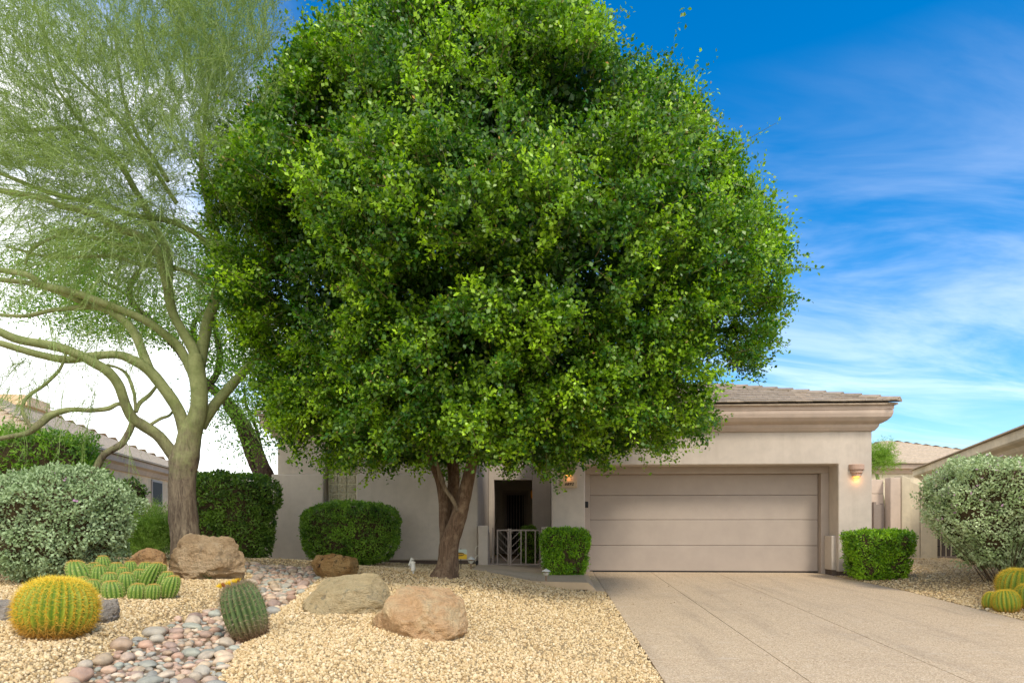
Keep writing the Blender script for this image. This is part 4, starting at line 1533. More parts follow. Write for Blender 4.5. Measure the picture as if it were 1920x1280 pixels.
def wisps(roots, dirs, lens, nside, col0, col1, wid, parent, name, mat, base, gravity=.25, kside=5):
    """broom-like sprays: a main twig with side twigs, all thin ribbons"""
    N = len(roots)
    K = 5
    t = np.linspace(0, 1, K)
    main = roots[:, None] + dirs[:, None] * (t[None, :, None] * lens[:, None, None]) + np.array([0, 0, -1.0]) * (gravity * lens)[:, None, None] * (t ** 2)[None, :, None]
    main = main + rng.normal(0, .012, main.shape)
    w = wid * 1.5 * np.linspace(1, .4, K)[None].repeat(N, 0)
    v1, f1 = ribbons(main - base, w, unit(np.cross(dirs, sph(N))))
    c1 = np.repeat(pick(col0, col1, rng.uniform(size=N)), K * 2, 0)
    # side twigs
    si = np.repeat(np.arange(N), nside)
    m = len(si)
    ts = rng.uniform(.05, .95, m)
    st = roots[si] + dirs[si] * (ts * lens[si])[:, None] + np.array([0, 0, -1.0]) * (gravity * lens[si] * ts ** 2)[:, None]
    sd2 = unit(dirs[si] + rng.normal(0, .42, (m, 3)))
    sl = lens[si] * rng.uniform(.22, .6, m) * (1.1 - .6 * ts)
    t4 = np.linspace(0, 1, 4)
    side3 = st[:, None] + sd2[:, None] * (t4[None, :, None] * sl[:, None, None]) + np.array([0, 0, -1.0]) * (gravity * sl)[:, None, None] * (t4 ** 2)[None, :, None]
    side3 = side3 + rng.normal(0, .008, side3.shape)
    v2, f2 = ribbons(side3 - base, wid * np.linspace(1, .5, 4)[None].repeat(m, 0), unit(np.cross(sd2, sph(m))))
    c2 = np.repeat(pick(col0, col1, rng.uniform(size=m)), 8, 0)
    # tiny leaflets along the side twigs
    ki = np.repeat(np.arange(m), kside)
    tl = rng.uniform(.15, 1, len(ki))
    lp = st[ki] + sd2[ki] * (tl * sl[ki])[:, None] + np.array([0, 0, -1.0]) * (gravity * sl[ki] * tl ** 2)[:, None] + rng.normal(0, .008, (len(ki), 3))
    ll = rng.uniform(.012, .026, len(ki))
    v3 = leaf_arrays(lp - base, unit(sd2[ki] + rng.normal(0, .6, (len(ki), 3))), sph(len(ki)), ll, ll * .42)
    f3 = np.arange(len(v3)).reshape(-1, 4)
    c3 = np.repeat(pick(col0, col1, rng.uniform(.2, 1.2, len(ki)).clip(0, 1)), 4, 0)
    V = np.concatenate([v1, v2, v3]); F = np.concatenate([f1, f2 + len(v1), f3 + len(v1) + len(v2)])
    return link_mesh(name, np_mesh(name, V, F, np.concatenate([c1, c2, c3])), mat, parent)


def palo_foliage():
    # roots: along the thin limbs and through the volume of the wispy crown
    thin = LP_[(LP_[:, 3] < .055) & (LP_[:, 2] > 3.1)]
    a = thin[rng.integers(0, len(thin), 900), :3] + rng.normal(0, .25, (900, 3))
    regs = [((-120, 500), (-120, 160), 1400), ((-120, 430), (120, 330), 1100), ((-100, 330), (300, 470), 520), ((-100, 300), (460, 640), 150), ((-60, 260), (640, 740), 25), ((330, 520), (-40, 330), 380)]
    bs = []
    for (x0, x1), (y0, y1), n in regs:
        px, py = rng.uniform(x0, x1, n), rng.uniform(y0, y1, n)
        yy = PY + rng.uniform(-2.0, 1.6, n)
        bs.append(np.stack([(px - 960) / FPX * yy, yy, EYE + (985 - py) / FPX * yy], -1))
    r = np.concatenate([a] + bs)
    # broken density: leave sky gaps
    dn = fbm(r * np.array([.9, .5, .9]), 3, 8)
    r = r[dn > -.30]
    n = len(r)
    px = 960 + r[:, 0] / r[:, 1] * FPX; py = 985 - (r[:, 2] - EYE) / r[:, 1] * FPX
    upw = np.clip((420 - py) / 260, -.6, 1.0)
    lean = np.interp(px, [-100, 250, 480], [-.55, -.15, .15])
    d = unit(np.stack([lean + rng.normal(0, .38, n), rng.normal(-.1, .35, n), upw + rng.normal(0, .35, n)], -1))
    ln = rng.uniform(.45, 1.05, n)
    o = wisps(r, d, ln, 13, (.155, .215, .065), (.34, .44, .18), .0062, palo, 'crown', M['leaf_soft'], np.array(PB), .30, 6)


palo_foliage()

# ------------------------------------------------------------------ mesquite behind, dark trunks crossing the palo verde
MQ = Vector(((500 - 960) / FPX * 15.6, 15.6, .1))
mesq = empty('mesquite_tree', MQ, 0, 'dark leaning mesquite trunks with small bright leaves behind the palo verde', 'tree')
mq = {
    'a': [(512, 990, 34, 0), (508, 930, 32, 0), (500, 895, 30, 0), (486, 855, 22, 0), (470, 815, 20, 0), (448, 778, 18, 0), (425, 752, 18, 0), (400, 730, 18, 0), (380, 712, 18, 0), (360, 690, 17, -.1), (335, 655, 16, -.2), (305, 625, 15, -.3), (275, 595, 13, -.4), (255, 575, 11, -.5), (243, 555, 11, -.5), (247, 530, 10, -.6), (262, 508, 8, -.6), (278, 490, 7, -.6), (290, 455, 5, -.6)],
    'b': [(500, 915, 20, .1), (478, 880, 14, .1), (462, 840, 13, .1), (446, 795, 12, .1), (428, 768, 12, .1), (418, 745, 10, .1)],
    'c': [(392, 722, 14, 0), (404, 705, 12, 0), (411, 685, 12, 0), (412, 660, 11, 0), (405, 620, 10, 0), (395, 560, 7, 0)],
    'd': [(512, 920, 10, .1), (500, 880, 8, .1), (490, 845, 8, .1), (480, 800, 6, .1), (462, 760, 5, .1), (458, 730, 4, .1)],
    'e': [(365, 690, 10, -.1), (368, 650, 10, -.1), (362, 610, 9, -.1), (385, 580, 6, 0), (400, 560, 5, 0)],
    'f': [(243, 557, 6, -.5), (225, 545, 5, -.5), (200, 532, 5, -.5), (175, 520, 4, -.5), (160, 500, 3, -.5)],
}
for k_, pts in mq.items():
    stem('trunk' if k_ in 'ab' else 'branch', pts, M['bark_dark'], mesq, MQ.y, 9, .12, 3, 4)


def puff_leaves(name, regs, Yd, dy, per, mat, parent, base, c0, c1, l0, l1, cl=.22, wr=.5):
    """loose leaf clusters scattered through regions of (x range, y range, clusters)"""
    C = []
    for (x0, x1), (y0, y1), n in regs:
        px, py = rng.uniform(x0, x1, n), rng.uniform(y0, y1, n)
        yy = Yd + rng.uniform(-dy, dy, n)
        C.append(np.stack([(px - 960) / FPX * yy, yy, EYE + (985 - py) / FPX * yy], -1))
    C = np.concatenate(C)
    n = len(C) * per
    p = np.repeat(C, per, 0) + rng.normal(0, cl, (n, 3)) * np.array([1.2, 1, .55])
    ln = rng.uniform(l0, l1, n)
    return leaf_object(name, mat, parent, p - np.array(base), unit(sph(n) + np.array([0, 0, -.2])), unit(sph(n) + np.array([0, -.3, .8])), ln, ln * wr, pick(c0, c1, rng.uniform(size=n)) * rng.uniform(.8, 1.2, (n, 1)))


puff_leaves('crown', [((120, 420), (420, 640), 190), ((400, 520), (560, 780), 85), ((20, 200), (440, 600), 65), ((430, 500), (740, 860), 20)], MQ.y, 1.2, 130, M['leaf_soft'], mesq, MQ, (.08, .18, .02), (.24, .42, .045), .05, .10, .26, .42)


# ------------------------------------------------------------------ hedges and shrubs
def shrub(name, loc, half, expo, n_leaf, leaf, c0, c1, label, cat, mat=None, lump=.06, taper=0., core=True, group=None, squash=.55, flowers=0, fcol=None, lumpf=2.2, zc=None, ajit=.8, depth=.07):
    """clipped or loose shrub: leaves over a superellipsoid, solid dark core and brown twigs inside"""
    s = empty(name, loc, 0, label, cat, group)
    a, b, c = half
    zc = c * .96 if zc is None else zc

    def surf(d, k=1.0):
        r = (np.abs(d[:, 0] / a) ** expo + np.abs(d[:, 1] / b) ** expo + np.abs(d[:, 2] / c) ** expo) ** (-1 / expo)
        p = d * r[:, None]
        p = p * (1 + lump * fbm(p * lumpf + loc[0] * 3, 3, 6))[:, None] * k
        tp = 1 - taper * np.clip(-p[:, 2] / c * .5 + .5, 0, 1)
        p = p * np.stack([tp, tp, np.ones(len(p))], -1)
        return p
    d = sph(int(n_leaf * 1.7))
    d = unit(d * np.array([a, b, c]) ** .6)
    d = d[d[:, 1] < .35][:n_leaf]           # the back is not needed leaf for leaf
    n = len(d)
    p = surf(d)
    nrm = unit(np.sign(p) * np.abs(p / np.array([a, b, c])) ** (expo - 1) / np.array([a, b, c]))
    cl = fbm(p * 7 + 5, 2, 21)
    p = p - nrm * (rng.uniform(0, 1, n) ** 1.5 * depth + .10 * np.maximum(-cl, 0))[:, None]
    p = p + nrm * (np.maximum(rng.normal(0, .018, n), 0))[:, None]
    bare = (fbm(p * 4.2 + 77, 2, 33) > .52) & (p[:, 2] < c * .35) & (rng.uniform(size=n) < .8)
    ok_ = (p[:, 2] + zc > .03) & ~bare
    p, nrm = p[ok_], nrm[ok_]
    n = len(p)
    ax = unit(nrm * .6 + rng.normal(0, ajit, (n, 3)) + np.array([0, 0, .25]))
    nr = unit(nrm * .8 + rng.normal(0, .5, (n, 3)) + np.array([0, 0, .3]))
    ln = rng.uniform(leaf * .7, leaf * 1.3, n)
    tone = np.clip(.45 + .4 * vnoise(p * 5, 9) + rng.normal(0, .22, n), 0, 1)
    leaf_object('foliage', mat or M['leaf_hedge'], s, p + np.array([0, 0, zc]), ax, nr, ln, ln * squash, pick(c0, c1, tone))
    if core:  # solid dark core stands in for inner twigs and their shade
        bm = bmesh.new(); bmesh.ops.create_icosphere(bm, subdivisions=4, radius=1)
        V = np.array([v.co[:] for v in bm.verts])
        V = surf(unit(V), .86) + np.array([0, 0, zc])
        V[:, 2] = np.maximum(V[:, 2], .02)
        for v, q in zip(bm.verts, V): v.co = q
        me = bpy.data.meshes.new('dark_core'); bm.to_mesh(me); bm.free()
        link_mesh('dark_core', me, M['hedge_core'], s, True)
    # bare twigs showing at the foot
    nt = 90
    th = rng.uniform(math.pi, 2 * math.pi, nt)
    r0 = rng.uniform(.05, .35, nt)
    st = np.stack([np.cos(th) * a * r0, np.sin(th) * b * r0, np.zeros(nt)], -1)
    en = np.stack([np.cos(th) * a * .85, np.sin(th) * b * .85, np.full(nt, zc * .75)], -1) * rng.uniform(.7, 1.05, (nt, 1))
    P3 = np.stack([st, st * .6 + en * .4 + np.array([0, 0, .05]), en], 1)
    v, f = ribbons(P3, np.tile(np.array([.014, .010, .005]), (nt, 1)), unit(np.cross(en - st, sph(nt))))
    o = link_mesh('stems', np_mesh('stems', v, f), M['twig'], s); o['kind'] = 'stuff'
    if flowers:
        k = rng.choice(n, flowers)
        k = k[p[k, 2] > -c * .3]
        fl = rng.uniform(.022, .040, len(k))
        fp = p[k] + nrm[k] * .03 + np.array([0, 0, zc])
        fa = sph(len(k))
        pp = np.concatenate([fp, fp]); aa = np.concatenate([fa, unit(np.cross(fa, nrm[k]))])
        fo = leaf_object('flowers', M['petal'], s, pp, aa, np.concatenate([nrm[k]] * 2), np.tile(fl, 2), np.tile(fl, 2), np.tile(pick((.55, .30, .50), (.72, .50, .62), rng.uniform(size=len(k))), (2, 1)))
        fo['kind'] = 'stuff'
    return s


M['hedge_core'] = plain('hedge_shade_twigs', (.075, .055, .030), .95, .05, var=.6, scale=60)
HG0, HG1 = (.065, .185, .010), (.38, .66, .03)
DG0, DG1 = (.030, .082, .012), (.10, .20, .03)

l_ = local(1.10, -.52, 0); shrub('clipped_hedge', (l_[0] - .03, l_[1], gz(l_[0], l_[1])), (.485, .36, .475), 5.5, 11000, .046, HG0, HG1, 'square clipped green hedge at the left edge of the garage door', 'hedge', taper=.22, lump=.035, group='square hedges by the garage')
l_ = local(6.98, -.62, 0); shrub('clipped_hedge', (l_[0], l_[1], gz(l_[0], l_[1])), (.62, .42, .47), 5.5, 13000, .046, HG0, (.40, .66, .03), 'square clipped green hedge under the wall lamp right of the garage', 'hedge', taper=.22, lump=.035, group='square hedges by the garage')
l_ = local(-3.22, -.42, 0); shrub('round_hedge', (l_[0], l_[1], gz(l_[0], l_[1])), (1.06, .62, .62), 3.0, 20000, .046, (.06, .15, .015), (.32, .53, .06), 'rounded clipped shrub standing before the glass block window', 'hedge', taper=.16, lump=.05, zc=.62)
l_ = local(.30, 2.0, 0); shrub('entry_shrub', (l_[0], l_[1], .06), (.23, .23, .46), 3.5, 6000, .04, (.10, .20, .015), (.26, .42, .03), 'bright yellow green shrub just inside the entry gate', 'shrub', lump=.06, taper=.1)
hb = Vector((wpx(425, 12.2), 12.2, 0)); shrub('dark_hedge', (hb.x, hb.y, gz(hb.x, hb.y)), (.90, .6, .82), 4.0, 19000, .055, (.05, .12, .015), (.26, .42, .06), 'tall dark green hedge behind the palo verde trunk', 'hedge', lump=.09, taper=.06)
ub = G(112, 1098); print('sage', tuple(ub))
shrub('sage_shrub', (wpx(104, 8.0), 8.0, gz(wpx(104, 8.0), 8.0)), (1.06, .85, .64), 2.5, 30000, .040, (.24, .34, .15), (.46, .58, .34), 'large grey green sage shrub at the far left', 'shrub', M['leaf_sage'], .16, .30, flowers=40, lumpf=2.6, zc=.70, squash=.6, depth=.16)
rb = Vector((wpx(1890, 10.7), 10.7, 0))
shrub('flowering_shrub', (rb.x, rb.y, gz(rb.x, rb.y)), (1.50, 1.1, .93), 2.5, 42000, .046, (.32, .44, .18), (.64, .75, .46), 'big grey green shrub with pink flowers at the right edge', 'shrub', M['leaf_sage'], .16, .42, flowers=420, lumpf=2.6, zc=1.07, squash=.55, depth=.2)
shrub('leafy_shrub', (wpx(70, 13.2), 13.2, .15), (1.40, .8, 1.15), 2.4, 15000, .10, (.08, .20, .015), (.34, .58, .05), 'bright green leafy shrub rising behind the sage at left', 'shrub', lump=.24, squash=.32, zc=1.62, depth=.3)
shrub('leafy_shrub', (wpx(243, 13.0), 13.0, .25), (.32, .3, .42), 2.2, 1800, .075, (.05, .12, .015), (.16, .30, .03), 'small green leafy shrub poking up before the peach house window', 'shrub', lump=.15, squash=.4, zc=1.25, depth=.2)


def feathery(name, loc, r, h, n, label, c0, c1, spread=.55, wid=.004, ns=9):
    s = empty(name, loc, 0, label, 'shrub')
    roots = rng.normal(0, r * .28, (n, 3)) * np.array([1, 1, 0]) + np.array([0, 0, 1.0]) * rng.uniform(0, h * .45, n)[:, None]
    d = unit(np.stack([rng.normal(0, spread, n), rng.normal(0, spread, n), rng.uniform(.6, 1.2, n)], -1))
    o = wisps(roots, d, rng.uniform(.45, .75, n) * h, ns, c0, c1, wid, s, 'foliage', M['leaf_soft'], np.zeros(3), .25, 7)
    return s


feathery('feathery_shrub', (wpx(285, 10.4), 10.4, gz(wpx(285, 10.4), 10.4)), .55, 1.05, 420, 'feathery light green shrub between sage and palo verde trunk', (.10, .19, .03), (.26, .40, .08))
feathery('feathery_shrub', (wpx(255, 12.4), 12.4, .3), .6, 1.3, 160, 'thin yellow green wispy shrub below the peach house window', (.16, .22, .05), (.32, .42, .12))
feathery('distant_shrub', (wpx(440, 18), 18, .8), .8, 1.75, 90, 'sparse pale shrub behind the garden wall and mesquite trunks', (.20, .26, .12), (.36, .42, .22), .8, .006)
ft = empty('distant_tree', (wpx(1652, 23), 23, 0), 0, 'bright yellow green tree top behind the garage corner', 'tree')
MB().tube([(0, 0, 0), (.1, 0, 1.6), (-.1, .1, 2.8)], [.12, .09, .05], 8, .1).build('trunk', M['bark_green'], ft, smooth=True)
wisps(rng.normal(0, .22, (420, 3)) + np.array([-.05, 0, 3.35]), unit(rng.normal(0, .7, (420, 3)) + np.array([0, 0, .5])), rng.uniform(.25, .6, 420), 10, (.16, .28, .03), (.34, .50, .08), .007, ft, 'crown', M['leaf_soft'], np.zeros(3), .2, 6)


# ------------------------------------------------------------------ boulders
def rock_mat(name, c0, c1, c2, dark, sc=1.0, crack=.5):
    t = NT(name)
    v = t.coord('Object')
    n = t.noise(v, 2.2 * sc, 6, .65, .8)
    f = t.noise(v, 22 * sc, 5, .7)
    col = t.ramp(n, [(.28, c0), (.48, c1), (.68, c2)])
    col = t.mix(t.ramp(f, [(.33, (.38, .38, .38)), (.50, (0, 0, 0))]), col, [x * .62 for x in c0])
    d = t.noise(v, 3.4 * sc, 7, .72, 1.2)
    col = t.mix(t.ramp(d, [(.565, (0, 0, 0)), (.63, (dark[3],) * 3)]), col, dark[:3])
    sp = t.voro(v, 60 * sc)
    col = t.mix(t.ramp(sp, [(.10, (.25, .25, .25)), (.3, (0, 0, 0))]), col, (.7, .6, .45))
    t.set(col, .9, .2)
    w = t.noise(t.mapping(v, (1, 1, 1.7), (.25, .1, 0)), 3.5 * sc, 8, .72, .4)
    h = t.math('ADD', t.math('MULTIPLY', w, 2.2), t.math('MULTIPLY', f, .8))
    t.bump(h, min(1, crack * 1.2), .10)
    return t.m


def boulder(px0, px1, pyt, pyb, Yd, depth, mat, label, planes, seed, rough=.06, rz=0., strata=0., sink=.18, name='boulder'):
    """px/py: extent in the photograph, Yd: distance of its foot; planes: (nx,ny,nz,d) worn facets on a unit body"""
    cx = wpx((px0 + px1) / 2, Yd); w = (px1 - px0) / FPX * Yd / 2
    zt = EYE + (985 - pyt) / FPX * (Yd + depth * .4); zb = min(EYE + (985 - pyb) / FPX * Yd, gz(cx, Yd))
    h = (zt - zb) * (1 + sink)
    bm = bmesh.new(); bmesh.ops.create_icosphere(bm, subdivisions=6, radius=1)
    V = np.array([v.co[:] for v in bm.verts])
    V = V * (1 + .16 * fbm(V * 1.1 + seed, 2, seed))[:, None]
    for nx, ny, nz, d in planes:
        nn = np.array([nx, ny, nz]); nn = nn / np.linalg.norm(nn)
        s = V @ nn - d - .05 * vnoise(V * 3 + seed * 2, seed + 3)
        V = V - np.outer(np.maximum(s, 0) * .94, nn)
    nz_ = fbm(V * 2.6 + seed * 5, 5, seed)
    rid = 1 - np.abs(fbm(V * np.array([1.3, 1.3, 4.2]) + seed * 3, 4, seed + 9))
    V = V * (1 + 1.3 * rough * nz_ + .5 * rough * fbm(V * 11 + seed, 3, seed + 4) + strata * (rid - .6))[:, None]
    V = V / np.array([np.abs(V[:, 0]).max(), np.abs(V[:, 1]).max(), V[:, 2].max()])
    V = V * np.array([w, depth, 1])
    V[:, 2] = np.where(V[:, 2] > 0, V[:, 2] * h * .62, V[:, 2] * h * .5)
    for v, c in zip(bm.verts, V): v.co = c
    me = bpy.data.meshes.new(name); bm.to_mesh(me); bm.free()
    o = link_mesh(name, me, mat, None, True)
    o.location = (cx * (Yd + depth * .75) / Yd, Yd + depth * .75, zt - h * .62)
    o.rotation_euler.z = rz
    return tag(o, label, 'boulder', 'landscape boulders')


rk_tan = rock_mat('boulder_tan', (.42, .27, .14), (.66, .46, .26), (.76, .58, .36), (.28, .21, .14, .5), 1.3, .9)
rk_or = rock_mat('boulder_orange', (.38, .21, .09), (.54, .32, .15), (.60, .40, .21), (.10, .065, .045, .7), 1.5, .6)
rk_dk = rock_mat('boulder_rust', (.42, .22, .08), (.62, .37, .14), (.68, .46, .20), (.045, .032, .025, .92), 2.4, .9)
rk_gr = rock_mat('boulder_lichen', (.66, .49, .25), (.82, .64, .35), (.86, .69, .40), (.28, .24, .17, .7), 2.6, .8)
rk_pk = rock_mat('boulder_pink_granite', (.70, .41, .20), (.84, .54, .28), (.86, .66, .37), (.50, .30, .15, .3), 2.2, .7)
rk_sl = rock_mat('flat_stone', (.30, .25, .20), (.42, .36, .29), (.47, .41, .33), (.20, .16, .13, .6), 2, .6)

boulder(309, 461, 999, 1086, 8.1, .42, rk_tan, 'big brown layered boulder at the foot of the palo verde', [(.2, -1, .15, .80), (.1, -.2, 1, .66), (.9, -.3, .5, .84), (.5, -.5, -.8, .62)], 3, .05, strata=.12)
boulder(233, 322, 1026, 1070, 9.2, .32, rk_or, 'smooth orange boulder half hidden behind the cactus clump', [(-.5, -.3, .9, .82), (0, -1, 0, .85)], 8, .04)
boulder(581, 682, 1036, 1083, 9.4, .30, rk_dk, 'small rust boulder with a flat top before the rounded shrub', [(0.05, .1, 1, .42), (0, -1, -.1, .66), (.9, -.3, -.4, .75), (-.7, -.5, -.6, .62), (.2, -.7, -.75, .55)], 12, .05, strata=.05, sink=.1)
boulder(563, 738, 1078, 1150, 6.6, .42, rk_gr, 'flat grey and yellow lichened boulder beside the dry creek', [(-.15, -.35, .95, .45), (-.5, -.75, .5, .62), (.95, -.25, .35, .68), (.25, -.9, .25, .60), (.6, -.6, -.3, .7), (-.9, 0, .5, .72)], 17, .045, strata=.05)
boulder(694, 890, 1101, 1194, 5.75, .46, rk_pk, 'pink orange granite boulder in the gravel foreground', [(.12, -.25, 1, .60), (-.40, -.75, .80, .76), (.6, -.7, .5, .84)], 23, .07, strata=.03, rz=.1, sink=.30)
boulder(150, 222, 1123, 1153, 5.5, .18, rk_sl, 'flat pale grey stone right behind the golden barrel cactus', [(0, -.1, 1, .55)], 31, .08, strata=.10)
boulder(-60, 34, 1128, 1172, 5.3, .22, rk_sl, 'pale stone at the left edge behind the golden barrel cactus', [(0, -.2, 1, .6), (.3, -.9, .4, .7)], 36, .05, strata=.05)


# ------------------------------------------------------------------ cacti
def cactus_mat(name, c0, c1, c2=None):
    t = NT(name)
    a = t.n.new('ShaderNodeAttribute'); a.attribute_name = 'Col'
    n = t.noise(t.coord('Object'), 30, 3, .6)
    col = t.mix(1, a.outputs['Color'], t.ramp(n, [(.3, (.82, .82, .8)), (.7, (1.12, 1.1, 1.05))]), 'MULTIPLY')
    t.set(col, .55, .3)
    return t.m


M['cactus'] = cactus_mat('cactus_skin', 0, 0)
M['spine'] = leaf_mat('cactus_spine', .25, .5, .3, (1.1, 1.0, .8))


def cactus_body(rx, rz, ribs, depth, valley, ridge, top=None, lean=None, nz=26, power=2.3, curve=None, base_brown=None):
    """ribbed body standing on z=0 along local z; returns mesh, areole points, normals, up vectors"""
    nt = ribs * 6
    th = np.linspace(0, 2 * math.pi, nt, endpoint=False)
    ph = np.linspace(-.42 * math.pi, .5 * math.pi, nz)
    rib = np.abs(np.cos(th * ribs / 2))              # 1 on ridge, 0 in valley
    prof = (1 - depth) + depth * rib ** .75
    V, Cc, AR, AN, AT = [], [], [], [], []
    zmin = math.copysign(abs(math.sin(ph[0])) ** (2 / power), -1)
    for p in ph:
        cr = abs(math.cos(p)) ** (2 / power); zz = math.copysign(abs(math.sin(p)) ** (2 / power), p)
        dimp = 1 - .10 * math.exp(-((1 - zz) / .05)) if zz > .8 else 1
        r = rx * cr * (prof if cr > .12 else (1 - depth * .5))
        z = rz * (zz * dimp - zmin) / (1 - zmin)
        V.append(np.stack([r * np.cos(th), r * np.sin(th), np.full(nt, z)], -1))
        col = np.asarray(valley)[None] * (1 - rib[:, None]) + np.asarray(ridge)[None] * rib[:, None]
        if base_brown is not None:
            k = np.clip((base_brown[1] - z / rz) / base_brown[1], 0, 1)
            col = col * (1 - k) + np.asarray(base_brown[0])[None] * k
        Cc.append(col)
    n = len(V)
    V = np.concatenate(V)
    idx_ = np.arange(n * nt).reshape(n, nt)
    F = np.stack([idx_[:-1], np.roll(idx_[:-1], -1, 1), np.roll(idx_[1:], -1, 1), idx_[1:]], -1).reshape(-1, 4)
    ridge_k = np.arange(0, nt, 6)
    A = V.reshape(n, nt, 3)[:, ridge_k]              # (n, ribs, 3)
    return V, F, np.concatenate(Cc), A


def spines_from(A, rx, per, length, droop, sel=None, bunch=.9):
    """spine bundles at areoles A (m,3) round an axis through the origin"""
    m = len(A)
    out_ = unit(A * np.array([1, 1, .8]) - np.array([0, 0, 1.0]) * A[:, 2:3].mean() * .8)
    i = np.repeat(np.arange(m), per)
    d = unit(out_[i] * .55 + rng.normal(0, bunch * .6, (len(i), 3)) + np.array([0, 0, -droop]))
    ln = rng.uniform(.6, 1.15, len(i)) * length
    return A[i], d, ln


def bend(pts, curve):
    """lean / curve a stem: shift x,y with height"""
    if curve is None: return pts
    z = pts[:, 2:3]
    return pts + np.concatenate([curve[0] * z + curve[2] * z ** 2, curve[1] * z + curve[3] * z ** 2, np.zeros_like(z)], 1)


def spine_mesh(name, A, d, ln, width, col):
    n = len(A)
    side = unit(np.cross(d, sph(n)))
    v = np.stack([A - side * width / 2, A + side * width / 2, A + d * ln[:, None]], 1).reshape(-1, 3)
    return np_mesh(name, v, np.arange(3 * n).reshape(-1, 3), np.repeat(col, 3, 0))


def golden_barrel(px, pyb, wpxs, hpx, label, ribs=28, seed=0, tilt=(0, 0), Yd=None, fruits=0, group='golden barrel cacti'):
    g_ = G(px, pyb) if Yd is None else Vector((wpx(px, Yd), Yd, gz(wpx(px, Yd), Yd)))
    rx = wpxs / FPX * g_.y / 2 * .87; rz = hpx / FPX * g_.y * .98; g_.x = wpx(px, g_.y + rx * .6)
    c = empty('golden_barrel_cactus', (g_.x, g_.y + rx * .6, gz(g_.x, g_.y + rx * .6) - .03), 0, label, 'cactus', group)
    c.rotation_euler = (tilt[0], tilt[1], rng.uniform(0, 6))
    V, F, C, A = cactus_body(rx, rz, ribs, .13, (.085, .19, .012), (.30, .34, .03), nz=30, power=2.15, base_brown=((.26, .15, .04), .30))
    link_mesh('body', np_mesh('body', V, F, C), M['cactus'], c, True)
    # resample the ridges at even spacing
    n = A.shape[0]
    rows = np.linspace(1.5, n - 2.2, 27)
    A2 = np.stack([A[int(r)] * (1 - r % 1) + A[min(int(r) + 1, n - 1)] * (r % 1) for r in rows])
    A2 = A2.reshape(-1, 3)
    Ap, d, ln = spines_from(A2, rx, 15, rx * .19, .06)
    hz = Ap[:, 2] / rz
    top = np.clip((hz - .60) / .35, 0, 1); bot = np.clip((.42 - hz) / .35, 0, 1)
    col = pick((.74, .50, .05), (.92, .72, .09), np.clip(top + rng.normal(0, .15, len(Ap)), 0, 1))
    col = col * (1 - bot[:, None]) + np.array([.55, .29, .06]) * bot[:, None]
    link_mesh('spines', spine_mesh('spines', Ap, d, ln, rx * .013, col), M['spine'], c)['kind'] = 'stuff'
    # woolly crown
    mb = MB(); k = 20; zt = rz * .945
    mb.lathe([(rx * .36, zt - rx * .10), (rx * .33, zt - rx * .02), (rx * .24, zt + rx * .015), (rx * .05, zt - rx * .01)], k)
    mb.build('woolly_top', plain('cactus_wool', (.66, .46, .16), .95, .1, var=.25, scale=80), c, smooth=True)
    na_ = 900
    th = rng.uniform(0, 6.283, na_); rr = np.sqrt(rng.uniform(.02, 1, na_)) * rx * .52
    a2 = np.stack([rr * np.cos(th), rr * np.sin(th), zt - (rr / rx) ** 2 * rx * .42 + .0], -1)
    d2 = unit(np.stack([np.cos(th) * .5, np.sin(th) * .5, np.ones(na_)], -1) + rng.normal(0, .4, (na_, 3)))
    link_mesh('top_spines', spine_mesh('top_spines', a2, d2, rng.uniform(.06, .14, na_) * rx, rx * .012, pick((.76, .52, .06), (.84, .66, .16), rng.uniform(size=na_))), M['spine'], c)['kind'] = 'stuff'
    for k in range(fruits):
        a_ = k / fruits * 6.283
        q = (rx * .27 * math.cos(a_), rx * .27 * math.sin(a_), zt)
        MB().lathe([(rx * .030, -.01), (rx * .034, rx * .035), (rx * .018, rx * .08)], 7, q).build('dried_flower', plain('dried_flower', (.30, .10, .035), .8, .2) if k == 0 else bpy.data.materials['dried_flower'], c)
    return c


golden_barrel(101, 1203, 158, 122, 'largest golden barrel cactus, wide and yellow spined, in left foreground', 30, 1, (.10, -.05), fruits=14)
golden_barrel(1908, 1112, 84, 66, 'golden barrel cactus topping the cluster at the right edge', 22, 2, (0, -.1), Yd=9.25)
golden_barrel(1860, 1132, 40, 38, 'smallest golden barrel cactus at the left of the right cluster', 16, 3, (.1, -.15), Yd=9.0)
golden_barrel(1890, 1142, 52, 48, 'golden barrel cactus at the front of the right cluster', 18, 4, (.12, 0), Yd=8.72)
golden_barrel(1931, 1128, 52, 52, 'golden barrel cactus cut by the right edge of the picture', 18, 5, (.1, .1), Yd=8.85)

# clump of green columnar stems
cb = G(250, 1122)
clump = empty('cactus_clump', cb, 0, 'clump of many green ribbed cactus stems before the boulders', 'cactus')
STEMS = [  # photo x and top row, width px, height in metres, lean right, distance behind the front
    (150, 1050, 42, .34, -.25, .42), (182, 1053, 30, .36, -.1, .62), (197, 1040, 30, .46, 0, .80), (189, 1058, 32, .36, .05, .46), (222, 1053, 32, .38, 0, .62), (248, 1050, 28, .40, 0, .70), (274, 1052, 30, .38, .1, .72),
    (208, 1072, 31, .28, .05, .26), (240, 1072, 30, .28, .0, .22), (177, 1085, 28, .22, -.1, .16), (213, 1088, 38, .24, -.10, .02), (259, 1093, 33, .20, .15, .02), (288, 1094, 29, .18, .2, .05), (322, 1078, 34, .26, .40, .16), (312, 1070, 30, .30, .3, .32), (285, 1053, 34, .36, .55, .34), (160, 1080, 26, .22, -.3, .3), (232, 1062, 26, .32, .1, .5), (298, 1056, 28, .38, .35, .52), (262, 1066, 27, .30, .1, .4)]
